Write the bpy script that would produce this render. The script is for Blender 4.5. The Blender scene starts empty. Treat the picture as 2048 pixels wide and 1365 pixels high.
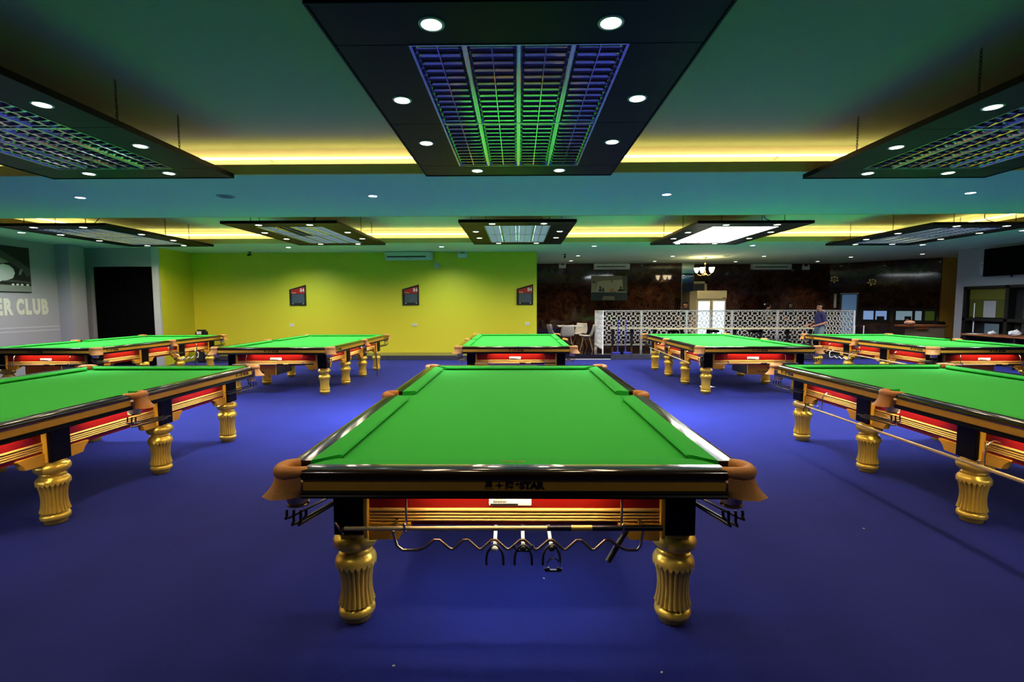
import bpy, bmesh, math, random
from mathutils import Vector, Matrix
random.seed(7)
PI = math.pi
scene = bpy.context.scene
COL = scene.collection

# ------------------------------------------------------------------ camera
FPX, CH, CP, CY, CR = 982.13, 1.59, 0.0736, -0.0116, -0.0027
cam_d = bpy.data.cameras.new('camera')
cam_d.sensor_width = 36.0
cam_d.sensor_fit = 'HORIZONTAL'
cam_d.lens = FPX / 2048 * 36.0
cam_d.clip_start = 0.05
cam_d.clip_end = 200
cam = bpy.data.objects.new('camera', cam_d)
COL.objects.link(cam)
_r0 = Vector((math.cos(CY), -math.sin(CY), 0))
_h = Vector((math.sin(CY), math.cos(CY), 0))
_f = _h * math.cos(CP) - Vector((0, 0, math.sin(CP)))
_u0 = _h * math.sin(CP) + Vector((0, 0, math.cos(CP)))
_r = _r0 * math.cos(CR) + _u0 * math.sin(CR)
_u = _u0 * math.cos(CR) - _r0 * math.sin(CR)
cam.matrix_world = Matrix(((_r.x, _u.x, -_f.x, 0), (_r.y, _u.y, -_f.y, 0), (_r.z, _u.z, -_f.z, CH), (0, 0, 0, 1)))
scene.camera = cam

# ------------------------------------------------------------------ world, light levels, exposure
world = bpy.data.worlds.new('world')
scene.world = world
world.use_nodes = True
world.node_tree.nodes['Background'].inputs[0].default_value = (0.4, 0.5, 0.7, 1)
world.node_tree.nodes['Background'].inputs[1].default_value = 0.0
L_LENS = 12.0        # visible brightness of a downlight lens
P_SPOT = 33.0        # warm downlights in the near hanging panels (W)
P_SPOT2 = 54.0       # downlights in the far hanging panels (W)
P_SOFFIT = 1100.0     # cool downlights of the near soffit (W)
P_SOFFIT2 = 230.0    # cool downlights of the far and side soffits (W)
P_AISLE_FILL = 55.0       # added unseen lights behind the camera, brightening the nearest table end (W)
P_BAR = 135.0         # bar downlights (W)
L_TRAY = 8.5        # fluorescent trays of the far row
L_BARE = 13.0        # the one panel without louvres
L_COVE = 8.0        # cove strips
L_RAIL = 44.0        # strips under the table rails
WARM = (1.0, 0.70, 0.40)
COOL = (0.80, 0.92, 1.0)
TUBE = (0.74, 0.92, 1.0)
COVE = (1.0, 0.72, 0.26)
vs = scene.view_settings
vs.view_transform = 'Standard'
vs.look = 'None'
vs.gamma = 1.0
vs.use_curve_mapping = False
vs.exposure = 0.35
scene.cycles.max_bounces = 8
scene.cycles.diffuse_bounces = 4
scene.cycles.glossy_bounces = 4
scene.cycles.sample_clamp_indirect = 4.0
scene.cycles.caustics_reflective = False
scene.cycles.caustics_refractive = False
scene.cycles.use_denoising = True

# ------------------------------------------------------------------ materials
MATS = {}


def mat(name, col, rough=0.5, metal=0.0, emit=0.0, ecol=None, coat=0.0, alpha=1.0, bump=0.0, bscale=50.0,
        var=0.0, vscale=8.0, spec=0.5, trans=0.0, sheen=0.0, ior=1.45):
    if name in MATS:
        return MATS[name]
    m = bpy.data.materials.new(name)
    m.use_nodes = True
    nt = m.node_tree
    b = nt.nodes['Principled BSDF']
    b.inputs['Base Color'].default_value = (*col, 1)
    b.inputs['Roughness'].default_value = rough
    b.inputs['Metallic'].default_value = metal
    b.inputs['Specular IOR Level'].default_value = spec
    b.inputs['Coat Weight'].default_value = coat
    b.inputs['Coat Roughness'].default_value = 0.06
    b.inputs['Alpha'].default_value = alpha
    b.inputs['Transmission Weight'].default_value = trans
    b.inputs['IOR'].default_value = ior
    b.inputs['Sheen Weight'].default_value = sheen
    if emit > 0:
        b.inputs['Emission Color'].default_value = (*(ecol or col), 1)
        b.inputs['Emission Strength'].default_value = emit
    if bump > 0 or var > 0:
        tc = nt.nodes.new('ShaderNodeTexCoord')
    if bump > 0:
        n = nt.nodes.new('ShaderNodeTexNoise')
        n.inputs['Scale'].default_value = bscale
        n.inputs['Detail'].default_value = 3
        nt.links.new(tc.outputs['Object'], n.inputs['Vector'])
        bp = nt.nodes.new('ShaderNodeBump')
        bp.inputs['Strength'].default_value = bump
        bp.inputs['Distance'].default_value = 0.01
        nt.links.new(n.outputs['Fac'], bp.inputs['Height'])
        nt.links.new(bp.outputs['Normal'], b.inputs['Normal'])
    if var > 0:
        n2 = nt.nodes.new('ShaderNodeTexNoise')
        n2.inputs['Scale'].default_value = vscale
        n2.inputs['Detail'].default_value = 4
        nt.links.new(tc.outputs['Object'], n2.inputs['Vector'])
        mx = nt.nodes.new('ShaderNodeMix')
        mx.data_type = 'RGBA'
        mx.inputs['A'].default_value = (*[c * (1 - var) for c in col], 1)
        mx.inputs['B'].default_value = (*[min(1, c * (1 + var)) for c in col], 1)
        nt.links.new(n2.outputs['Fac'], mx.inputs['Factor'])
        nt.links.new(mx.outputs['Result'], b.inputs['Base Color'])
    MATS[name] = m
    return m


def marble_mat():
    m = bpy.data.materials.new('brown_marble')
    m.use_nodes = True
    nt = m.node_tree
    b = nt.nodes['Principled BSDF']
    tc = nt.nodes.new('ShaderNodeTexCoord')
    n = nt.nodes.new('ShaderNodeTexNoise')
    n.inputs['Scale'].default_value = 3.2
    n.inputs['Detail'].default_value = 9
    n.inputs['Roughness'].default_value = 0.68
    n.inputs['Distortion'].default_value = 1.6
    nt.links.new(tc.outputs['Object'], n.inputs['Vector'])
    r = nt.nodes.new('ShaderNodeValToRGB')
    e = r.color_ramp.elements
    e[0].position = 0.35
    e[0].color = (0.012, 0.005, 0.003, 1)
    e[1].position = 0.78
    e[1].color = (0.11, 0.048, 0.02, 1)
    k = e.new(0.55)
    k.color = (0.045, 0.016, 0.008, 1)
    nt.links.new(n.outputs['Fac'], r.inputs['Fac'])
    nt.links.new(r.outputs['Color'], b.inputs['Base Color'])
    b.inputs['Roughness'].default_value = 0.06
    w = nt.nodes.new('ShaderNodeTexNoise')
    w.inputs['Scale'].default_value = 0.9
    w.inputs['Detail'].default_value = 1
    nt.links.new(tc.outputs['Object'], w.inputs['Vector'])
    bp = nt.nodes.new('ShaderNodeBump')
    bp.inputs['Strength'].default_value = 0.25
    bp.inputs['Distance'].default_value = 0.02
    nt.links.new(w.outputs['Fac'], bp.inputs['Height'])
    nt.links.new(bp.outputs['Normal'], b.inputs['Normal'])
    MATS['marble'] = m
    return m


M_CARPET = mat('blue_carpet', (0.017, 0.026, 0.25), 0.95, bump=0.6, bscale=260, var=0.16, vscale=3.0, spec=0.1, sheen=0.05)
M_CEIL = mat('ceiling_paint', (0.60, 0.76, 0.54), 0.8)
M_CEILN = mat('near_recess_shade', (0.36, 0.42, 0.30), 0.85)  # ceiling colour darkened: dimness of the near recess put into the paint
M_COVEW = mat('cove_paint', (0.80, 0.78, 0.66), 0.8)
M_LIP = mat('cove_lip_paint', (0.88, 0.60, 0.20), 0.7)
M_YELLOW = mat('lime_paint', (0.68, 0.64, 0.035), 0.42, bump=0.12, bscale=24)
M_GREY = mat('grey_paint', (0.34, 0.34, 0.38), 0.7)
M_GREYL = mat('pale_grey_paint', (0.50, 0.51, 0.56), 0.7)
M_TAN = mat('ochre_paint', (0.78, 0.42, 0.08), 0.6)
M_DARKW = mat('dark_wall', (0.05, 0.05, 0.06), 0.8)
M_TILE = mat('black_floor_tile', (0.012, 0.012, 0.016), 0.08)
M_RISER = mat('slate_tile', (0.045, 0.048, 0.075), 0.35, var=0.25, vscale=5)
M_WHITE = mat('white_metal', (0.90, 0.90, 0.92), 0.4)
M_MARBLE = marble_mat()
M_CLOTH = mat('green_baize', (0.029, 0.53, 0.062), 0.92, spec=0.15, sheen=0.1, bump=0.1, bscale=400)
M_LACQ = mat('black_lacquer', (0.006, 0.005, 0.006), 0.12, coat=0.6)
M_BLOCK = mat('black_block', (0.005, 0.004, 0.004), 0.4, spec=0.15)
M_RAILW = mat('dark_rail_wood', (0.022, 0.010, 0.006), 0.14, coat=0.6, var=0.4, vscale=14)
M_FASCIA = mat('honey_wood', (0.78, 0.40, 0.035), 0.45, spec=0.25, var=0.12, vscale=20)
M_GOLD = mat('gold_paint', (1.0, 0.68, 0.10), 0.28, 0.5)
M_GOLDW = mat('gold_wood', (0.86, 0.50, 0.05), 0.35, spec=0.3)
M_RIB = mat('pale_gold', (0.86, 0.52, 0.12), 0.28, 0.3)
M_RED = mat('red_lacquer', (0.22, 0.006, 0.003), 0.3, spec=0.3)
M_LEATHER = mat('tan_leather', (0.68, 0.29, 0.075), 0.48, bump=0.2, bscale=120, var=0.1, vscale=18)
M_LEATHERD = mat('stamp_ink', (0.30, 0.06, 0.03), 0.6)
M_NET = mat('pale_net', (0.62, 0.58, 0.52), 0.8, bump=0.8, bscale=160)
M_BLACK = mat('black_satin', (0.010, 0.010, 0.011), 0.34, spec=0.5)
M_BOARD = mat('black_board', (0.005, 0.006, 0.005), 0.42, spec=0.09)
M_BLACKM = mat('black_matt', (0.008, 0.008, 0.009), 0.7)
M_VOID = mat('door_black', (0.002, 0.002, 0.0025), 0.6, spec=0.05)
M_STEEL = mat('steel', (0.60, 0.55, 0.45), 0.22, 1.0)
M_CHROME = mat('chrome', (0.75, 0.76, 0.78), 0.12, 1.0)
M_LOUVRE = mat('mirror_louvre', (0.74, 0.78, 0.82), 0.10, 1.0)
M_LOUVL = mat('lit_louvre', (0.74, 0.78, 0.84), 0.34, 1.0)
M_ALU = mat('aluminium', (0.70, 0.72, 0.75), 0.25, 1.0)
M_TRAYOFF = mat('unlit_tray', (0.10, 0.11, 0.12), 0.35, 0.6)
M_TRAYON = mat('lit_tray', (0.8, 0.8, 0.8), 0.5, emit=L_TRAY, ecol=TUBE)
M_BARE = mat('lit_diffuser', (0.8, 0.8, 0.8), 0.5, emit=L_BARE, ecol=(0.93, 0.97, 1.0))
M_SPOT = mat('warm_lens', (0.9, 0.8, 0.6), 0.5, emit=L_LENS, ecol=(1.0, 0.86, 0.62))
M_SOFF = mat('cool_lens', (0.9, 0.9, 0.9), 0.5, emit=L_LENS, ecol=COOL)
M_BARL = mat('bar_lens', (0.9, 0.9, 0.9), 0.5, emit=L_LENS * 0.6, ecol=(1.0, 0.88, 0.70))
M_COVE = mat('cove_strip', (0.9, 0.7, 0.3), 0.5, emit=L_COVE, ecol=COVE)
M_RAILL = mat('rail_strip', (0.9, 0.7, 0.3), 0.5, emit=L_RAIL, ecol=(1.0, 0.78, 0.50))
M_UNDER = mat('under_strip', (0.9, 0.9, 0.9), 0.5, emit=L_RAIL, ecol=(0.85, 0.92, 1.0))
M_INK = mat('black_ink', (0.008, 0.006, 0.005), 0.5)
M_LABEL = mat('white_label', (0.85, 0.84, 0.78), 0.5)
M_CUE = mat('pale_ash', (0.78, 0.58, 0.28), 0.3)
M_PLASTW = mat('white_plastic', (0.78, 0.78, 0.76), 0.45)
M_SHELL = mat('white_shell', (0.62, 0.58, 0.54), 0.4)
M_WOODL = mat('beech', (0.45, 0.24, 0.12), 0.5)
M_WOODT = mat('brown_counter', (0.28, 0.10, 0.04), 0.4, var=0.3, vscale=6)
M_CREAM = mat('cream_top', (0.78, 0.72, 0.48), 0.4)
M_BLUEP = mat('blue_plastic', (0.06, 0.07, 0.62), 0.4)
M_SKIN = mat('skin', (0.46, 0.22, 0.13), 0.55)
M_HAIR = mat('black_hair', (0.005, 0.004, 0.004), 0.75, spec=0.15)
M_NAVY = mat('navy_cloth', (0.035, 0.03, 0.13), 0.9)
M_JEAN = mat('faded_denim', (0.17, 0.25, 0.30), 0.9, var=0.35, vscale=7)
M_BLACKC = mat('black_cloth', (0.012, 0.012, 0.015), 0.9)
M_WHITEC = mat('white_cloth', (0.65, 0.63, 0.62), 0.9)
M_FRIDGE = mat('cream_enamel', (0.62, 0.50, 0.30), 0.4)
M_FRLIT = mat('lit_fridge_interior', (0.8, 0.9, 1.0), 0.5, emit=1.3, ecol=(0.62, 0.82, 1.0))
M_SHADE = mat('lit_glass_shade', (1.0, 0.9, 0.75), 0.4, emit=14.0, ecol=(1.0, 0.80, 0.50))
M_BRASS = mat('brass', (0.75, 0.48, 0.18), 0.25, 1.0)
M_MIRROR = mat('mirror', (0.82, 0.88, 0.86), 0.03, 1.0)
M_GLASS = mat('dark_glass', (0.02, 0.022, 0.025), 0.04, spec=0.8)
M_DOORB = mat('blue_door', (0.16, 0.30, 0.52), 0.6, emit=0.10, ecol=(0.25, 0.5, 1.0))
M_DAY = mat('lit_blue_room', (0.3, 0.45, 0.8), 0.5, emit=0.35, ecol=(0.30, 0.5, 0.95))
M_REDP = mat('red_print', (0.42, 0.012, 0.012), 0.5)
M_SCREEN = mat('slate_board', (0.06, 0.085, 0.11), 0.35)
M_PINK = mat('pinkish_bag', (0.62, 0.36, 0.28), 0.7)
M_CLEAR = mat('crumpled_plastic', (0.70, 0.72, 0.76), 0.2)
M_GOLDT = mat('gold_print', (0.75, 0.62, 0.18), 0.5)
M_LIME = mat('lime_pane', (0.16, 0.32, 0.01), 0.3)
P = {k: mat('print_' + k, c, 0.6) for k, c in dict(
    black=(0.008, 0.009, 0.008), dark=(0.05, 0.055, 0.05), mid=(0.20, 0.23, 0.20), light=(0.52, 0.56, 0.50),
    sage=(0.20, 0.20, 0.12), pale=(0.42, 0.40, 0.26), olive=(0.09, 0.10, 0.06), teal=(0.02, 0.035, 0.035),
    orange=(0.52, 0.16, 0.03), skin=(0.40, 0.30, 0.20)).items()}


# ------------------------------------------------------------------ mesh helpers
class MB:
    def __init__(s):
        s.v, s.f, s.mi = [], [], []

    def add(s, vs_, fs_, m=0):
        o = len(s.v)
        s.v.extend([tuple(p) for p in vs_])
        for f in fs_:
            s.f.append([i + o for i in f])
            s.mi.append(m)
        return s

    def box(s, x0, x1, y0, y1, z0, z1, m=0):
        v = [(x0, y0, z0), (x1, y0, z0), (x1, y1, z0), (x0, y1, z0), (x0, y0, z1), (x1, y0, z1), (x1, y1, z1), (x0, y1, z1)]
        return s.add(v, [(0, 3, 2, 1), (4, 5, 6, 7), (0, 1, 5, 4), (1, 2, 6, 5), (2, 3, 7, 6), (3, 0, 4, 7)], m)

    def bbox(s, x0, x1, y0, y1, z0, z1, b=0.005, m=0):
        """box with chamfered edges"""
        bm = bmesh.new()
        bmesh.ops.create_cube(bm, size=1.0)
        for v in bm.verts:
            v.co = Vector(((x0 + x1) / 2 + v.co.x * (x1 - x0), (y0 + y1) / 2 + v.co.y * (y1 - y0), (z0 + z1) / 2 + v.co.z * (z1 - z0)))
        bmesh.ops.bevel(bm, geom=list(bm.edges), offset=b, segments=2, affect='EDGES')
        bm.verts.index_update()
        s.add([v.co[:] for v in bm.verts], [[v.index for v in f.verts] for f in bm.faces], m)
        bm.free()
        return s

    def prism(s, pts, a, b, axis='x', m=0):
        """closed 2D polygon extruded along axis; pts are the other two coords in order"""
        n = len(pts)

        def mk(p, t):
            if axis == 'x':
                return (t, p[0], p[1])
            if axis == 'y':
                return (p[0], t, p[1])
            return (p[0], p[1], t)
        v = [mk(p, a) for p in pts] + [mk(p, b) for p in pts]
        f = [[i, (i + 1) % n, n + (i + 1) % n, n + i] for i in range(n)]
        f += [list(range(n))[::-1], list(range(n, 2 * n))]
        return s.add(v, f, m)

    def lathe(s, prof, c=(0, 0, 0), n=24, m=0, mod=None, caps=True):
        v, f = [], []
        for k, (r, z) in enumerate(prof):
            for i in range(n):
                a = 2 * PI * i / n
                rr = r * (mod(a, k) if mod else 1)
                v.append((c[0] + rr * math.cos(a), c[1] + rr * math.sin(a), c[2] + z))
        for k in range(len(prof) - 1):
            for i in range(n):
                j = (i + 1) % n
                f.append((k * n + i, k * n + j, (k + 1) * n + j, (k + 1) * n + i))
        if caps:
            f.append(list(range(n))[::-1])
            f.append([(len(prof) - 1) * n + i for i in range(n)])
        return s.add(v, f, m)

    def tube(s, path, r, n=8, m=0, sub=0, closed=False):
        pts = [Vector(p) for p in path]
        rad = list(r) if isinstance(r, (list, tuple)) else [r] * len(pts)
        if sub:
            pts, rad = spline(pts, rad, sub)
        N = len(pts)
        v, f = [], []
        up = None
        for i, p in enumerate(pts):
            if closed:
                t = (pts[(i + 1) % N] - pts[i - 1])
            else:
                t = (pts[min(i + 1, N - 1)] - pts[max(i - 1, 0)])
            t.normalize()
            if up is None:
                up = Vector((0, 0, 1)) if abs(t.z) < 0.9 else Vector((1, 0, 0))
            a = t.cross(up)
            if a.length < 1e-5:
                a = t.orthogonal()
            a.normalize()
            b = a.cross(t).normalized()
            up = b
            for k in range(n):
                q = 2 * PI * k / n
                v.append(p + a * (math.cos(q) * rad[i]) + b * (math.sin(q) * rad[i]))
        for i in range(N - 1 + (1 if closed else 0)):
            for k in range(n):
                l = (k + 1) % n
                i2 = (i + 1) % N
                f.append((i * n + k, i * n + l, i2 * n + l, i2 * n + k))
        if not closed:
            f.append([k for k in range(n)][::-1])
            f.append([(N - 1) * n + k for k in range(n)])
        return s.add(v, f, m)

    def ball(s, c, r, n=12, k=8, m=0, sc=(1, 1, 1)):
        prof = [(math.sin(PI * i / k) * 1.0, -math.cos(PI * i / k)) for i in range(k + 1)]
        prof[0] = (0.02, -1)
        prof[-1] = (0.02, 1)
        o = len(s.v)
        s.lathe(prof, n=n, m=m)
        for i in range(o, len(s.v)):
            x, y, z = s.v[i]
            s.v[i] = (c[0] + x * r * sc[0], c[1] + y * r * sc[1], c[2] + z * r * sc[2])
        return s

    def xf(s, mtx, start=0):
        for i in range(start, len(s.v)):
            s.v[i] = tuple(mtx @ Vector(s.v[i]))
        return s

    def mesh(s, name, mats, smooth=True, ang=38):
        me = bpy.data.meshes.new(name)
        me.from_pydata(s.v, [], s.f)
        for m_ in (mats if isinstance(mats, (list, tuple)) else [mats]):
            me.materials.append(m_)
        if any(s.mi):
            me.polygons.foreach_set('material_index', s.mi)
        bm = bmesh.new()
        bm.from_mesh(me)
        bmesh.ops.recalc_face_normals(bm, faces=bm.faces)
        bm.to_mesh(me)
        bm.free()
        if smooth:
            me.polygons.foreach_set('use_smooth', [True] * len(me.polygons))
            me.set_sharp_from_angle(angle=math.radians(ang))
        me.update()
        return me

    def build(s, name, mats, parent=None, loc=(0, 0, 0), rz=0.0, smooth=True, ang=38):
        return link(name, s.mesh(name, mats, smooth, ang), parent, loc, rz)


def spline(pts, rad, sub):
    out, ro = [], []
    N = len(pts)
    for i in range(N - 1):
        p0, p1, p2, p3 = pts[max(i - 1, 0)], pts[i], pts[i + 1], pts[min(i + 2, N - 1)]
        for k in range(sub):
            t = k / sub
            out.append(0.5 * ((2 * p1) + (p2 - p0) * t + (2 * p0 - 5 * p1 + 4 * p2 - p3) * t * t + (3 * p1 - p0 - 3 * p2 + p3) * t ** 3))
            ro.append(rad[i] * (1 - t) + rad[i + 1] * t)
    out.append(pts[-1])
    ro.append(rad[-1])
    return out, ro


def link(name, data, parent=None, loc=(0, 0, 0), rz=0.0):
    o = bpy.data.objects.new(name, data)
    COL.objects.link(o)
    o.parent = parent
    o.location = loc
    if rz:
        o.rotation_euler = (0, 0, rz)
    return o


def thing(name, label, cat, loc=(0, 0, 0), rz=0.0, group=None):
    o = link(name, None, None, loc, rz)
    o.empty_display_size = 0.1
    return tag(o, label, cat, group)


def tag(o, label, cat, group=None):
    o['label'] = label
    o['category'] = cat
    if group:
        o['group'] = group
    return o


def struct(name, mb, m, smooth=False, label=None):
    o = mb.build(name, m, smooth=smooth)
    o['kind'] = 'structure'
    if label:
        o['label'] = label
    return o


def copy_tree(o, parent=None):
    c = o.copy()
    COL.objects.link(c)
    c.parent = parent
    for ch in o.children:
        copy_tree(ch, c)
    return c


def text_mesh(body, size, depth=0.001, bold=0.0, sx=1.0):
    cu = bpy.data.curves.new('lettering', 'FONT')
    cu.body = body
    cu.size = size
    cu.extrude = depth
    cu.offset = bold
    cu.align_x = 'CENTER'
    cu.align_y = 'CENTER'
    cu.resolution_u = 3
    ob = bpy.data.objects.new('lettering', cu)
    COL.objects.link(ob)
    dg = bpy.context.evaluated_depsgraph_get()
    me = bpy.data.meshes.new_from_object(ob.evaluated_get(dg))
    bpy.data.objects.remove(ob)
    bpy.data.curves.remove(cu)
    if sx != 1.0:
        for v in me.vertices:
            v.co.x *= sx
    return me


def text(body, size, material, parent, loc, rot=(PI / 2, 0, 0), name='lettering', bold=0.0, sx=1.0, depth=0.001):
    me = text_mesh(body, size, depth, bold, sx)
    me.materials.clear()
    me.materials.append(material)
    o = link(name, me, parent, loc)
    o.rotation_euler = rot
    return o


# ================================================================== SETTING
ZS, ZL, ZR = 3.10, 3.21, 3.46
YW = 14.15
struct('floor', MB().box(-11.6, 12.7, -4.2, 14.2, -0.1, 0.0), M_CARPET, label='deep blue carpet over the whole hall')
struct('floor_bar', MB().box(0.4, 17.0, 14.2, 19.3, -0.1, 0.0), M_TILE, label='black glossy tiled floor of the bar')
pf = struct('platform', MB().box(0.55, 10.2, 14.24, 18.75, 0.0, 0.14), M_TILE, label='low raised black tiled platform of the bar')
for i in range(12):
    x0 = 2.70 + i * 0.60
    MB().bbox(x0 + 0.004, x0 + 0.596, 14.20, 14.239, 0.002, 0.142, 0.004).build('riser_tile', M_RISER, pf)
MB().bbox(0.9, 2.70, 14.205, 14.239, 0.0, 0.016, 0.003).build('threshold', M_WHITE, pf)

# ceiling: soffit sheets around two recesses, then the recess boxes
c = MB()
RX0, RX1 = -9.35, 9.5
N0, N1 = -2.2, 5.76      # near recess
F0, F1 = 8.50, 12.03     # far recess
c.box(-11.8, 17.0, -4.2, N0, ZS, ZS + 0.02)
c.box(-11.8, 17.0, N1, F0, ZS, ZS + 0.02)
c.box(-11.8, 17.0, F1, 19.3, ZS, ZS + 0.02)
for a, b in ((N0, N1), (F0, F1)):
    c.box(-11.8, RX0, a, b, ZS, ZS + 0.02)
    c.box(RX1, 17.0, a, b, ZS, ZS + 0.02)
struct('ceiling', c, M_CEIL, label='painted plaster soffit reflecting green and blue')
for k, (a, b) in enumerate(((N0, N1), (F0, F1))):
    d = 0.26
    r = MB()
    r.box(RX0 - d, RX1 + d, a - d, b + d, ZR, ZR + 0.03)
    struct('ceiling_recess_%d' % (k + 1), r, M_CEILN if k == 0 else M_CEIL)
    w = MB()
    w.box(RX0 - d - 0.03, RX0 - d, a - d, b + d, ZS + 0.02, ZR + 0.02)
    w.box(RX1 + d, RX1 + d + 0.03, a - d, b + d, ZS + 0.02, ZR + 0.02)
    w.box(RX0 - d, RX1 + d, b + d, b + d + 0.03, ZS + 0.02, ZR + 0.02)
    w.box(RX0 - d, RX1 + d, a - d - 0.03, a - d, ZS + 0.02, ZR + 0.02)
    struct('cove_wall_%d' % (k + 1), w, M_COVEW)
    l = MB()
    e_, zb = 0.006, ZS - 0.002
    l.box(RX0 - 0.03, RX0 + e_, a, b, zb, ZL)
    l.box(RX1 - e_, RX1 + 0.03, a, b, zb, ZL)
    l.box(RX0 - 0.03, RX1 + 0.03, b - e_, b + 0.03, zb, ZL)
    l.box(RX0 - 0.03, RX1 + 0.03, a - 0.03, a + e_, zb, ZL)
    struct('trim_%d' % (k + 1), l, M_LIP, label='ochre edge of the ceiling cove')
    # LED strips lying in the trough
    nm = ('near', 'far')[k]
    o = MB().box(RX0 + 0.05, RX1 - 0.05, b + 0.185, b + 0.205, ZS + 0.225, ZS + 0.245).build('cove_light_strip', M_COVE)
    tag(o, 'warm yellow light strip along the back edge of the %s ceiling recess' % nm, 'light strip', 'cove light strips')
    for q in range(10):
        xq = RX0 + 0.4 + q * 2.0
        MB().box(xq, xq + 0.02, b + 0.19, b + 0.262, ZS + 0.215, ZS + 0.225).build('strip_bracket', M_WHITE, o)
    for s_, nm2 in ((RX0 - 0.205, 'left'), (RX1 + 0.185, 'right')):
        o = MB().box(s_, s_ + 0.02, max(a, 1.0), b, ZS + 0.225, ZS + 0.245).build('cove_light_strip', M_COVE)
        tag(o, 'warm yellow light strip along the %s edge of the %s ceiling recess' % (nm2, nm), 'light strip', 'cove light strips')

# walls
struct('wall_back', MB().box(-9.37, 0.55, YW, YW + 0.15, 0, ZS), M_YELLOW, label='lime yellow painted back wall')
struct('wall_side_yellow', MB().box(-9.50, -9.37, 12.86, YW + 0.15, 0, ZS), M_YELLOW)
struct('trim_3', MB().box(-9.54, -9.37, 12.80, 12.86, 0, ZS), M_GREYL, label='pale grey edge strip beside the dark doorway')
struct('wall_return', MB().box(0.40, 0.55, YW + 0.15, 18.4, 0, ZS), M_GREY)
bb = struct('baseboard_back', MB().box(-9.37, 0.55, YW - 0.012, YW, 0, 0.13), M_RISER)
for i in range(16):
    x0 = -9.36 + i * 0.62
    MB().bbox(x0 + 0.004, min(x0 + 0.616, 0.55), YW - 0.028, YW - 0.012, 0.002, 0.13, 0.004).build('skirting_tile', M_RISER, bb)
struct('trim_4', MB().box(-9.37, 0.55, YW - 0.02, YW, 0.131, 0.22), mat('olive_band', (0.36, 0.33, 0.05), 0.5))
lw = MB()
lw.box(-11.6, -11.35, -4.2, 12.05, 0, ZS)
lw.box(-11.6, -11.02, 12.05, 12.47, 0, ZS)
lw.box(-11.6, -11.35, 12.47, 12.86, 0, ZS)
struct('wall_left', lw, M_GREY, label='grey wall with pillar on the left')
dw = MB()
dw.box(-11.35, -11.22, 12.86, 13.0, 0, ZS)
dw.box(-11.22, -9.54, 12.86, 13.0, 2.62, ZS)
dw.box(-9.54, -9.50, 12.86, 13.0, 0, ZS)
struct('wall_door', dw, M_GREY)
d1 = struct('door_1', MB().box(-11.22, -9.54, 12.99, 13.0, 0, 2.62), M_VOID, label='dark unlit doorway')
MB().bbox(-11.20, -10.38, 12.955, 12.99, 0.01, 2.60, 0.004).build('door_leaf', M_VOID, d1)
MB().bbox(-10.37, -9.56, 12.955, 12.99, 0.01, 2.60, 0.004).build('door_leaf', M_VOID, d1)
struct('wall_near', MB().box(-11.6, 12.7, -4.35, -4.2, 0, ZS), M_DARKW)
# right grey wall with a glazed opening
rw = MB()
WX = 12.45
rw.box(WX, WX + 0.2, -4.2, 9.6, 0, ZS)
rw.box(WX, WX + 0.2, 9.6, 13.90, 2.06, ZS)
rw.box(WX, WX + 0.2, 9.6, 13.90, 0, 0.62)
rw.box(WX, WX + 0.2, 13.90, 14.16, 0, ZS)
struct('wall_right', rw, M_GREY, label='grey wall on the right')
w1 = struct('window_1', MB().box(WX + 0.17, WX + 0.18, 9.6, 13.9, 0.62, 2.06), M_GLASS, label='dark interior window in black frame')
for y0 in (13.80, 12.62, 11.45, 10.28, 9.60):
    MB().bbox(WX - 0.02, WX + 0.17, y0, y0 + 0.10, 0.62, 2.06, 0.006).build('window_frame', M_BLACK, w1)
MB().bbox(WX - 0.02, WX + 0.17, 9.6, 13.9, 1.99, 2.06, 0.006).build('window_frame', M_BLACK, w1)
MB().bbox(WX - 0.02, WX + 0.17, 9.6, 13.9, 1.12, 1.20, 0.006).build('window_frame', M_BLACK, w1)
MB().bbox(WX - 0.03, WX + 0.17, 9.6, 13.9, 0.60, 0.67, 0.006).build('window_sill', M_BLACK, w1)
# room seen through the window
MB().box(WX + 0.06, WX + 0.065, 13.02, 13.36, 1.22, 1.66).build('pane_poster', M_GREY, w1)
MB().box(WX + 0.06, WX + 0.065, 12.9, 13.3, 0.68, 1.06).build('pane_poster', mat('pale_blue_sheet', (0.10, 0.15, 0.20), 0.5), w1)
MB().box(WX + 0.06, WX + 0.064, 12.74, 13.78, 1.70, 1.98).build('pane_panel', mat('olive_panel', (0.12, 0.12, 0.012), 0.5), w1)
MB().box(WX + 0.07, WX + 0.074, 12.74, 13.78, 1.22, 1.70).build('pane_panel', mat('olive_panel_dark', (0.07, 0.08, 0.01), 0.5), w1)
MB().box(WX + 0.05, WX + 0.055, 13.60, 13.63, 0.8, 1.6).build('glint_bar', M_WHITE, w1)

# bar back walls: polished marble slabs
mb_ = struct('wall_marble_left', MB().box(0.4, 6.05, 18.32, 18.5, 0, ZS), M_BLACKM, label='polished brown marble wall behind the bar')
xs = [0.56, 1.98, 3.40, 4.72, 6.05]
for i in range(4):
    MB().bbox(xs[i] + 0.004, xs[i + 1] - 0.004, 18.29, 18.32, 0.14, ZS - 0.002, 0.003).build('marble_slab', M_MARBLE, mb_)
mp = struct('pillar', MB().box(6.05, 6.50, 18.30, 18.8, 0, ZS), M_GREYL, label='mirrored pillar between the marble walls')
MB().bbox(6.06, 6.49, 18.28, 18.30, 1.05, ZS - 0.004, 0.004).build('mirror_panel', M_MIRROR, mp)
m2 = struct('wall_marble_right', MB().box(6.5, 11.8, 18.75, 18.9, 0, ZS), M_BLACKM, label='dark brown marble wall behind the bar counter')
xs = [6.5, 7.82, 9.15, 10.48, 11.78]
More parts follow.
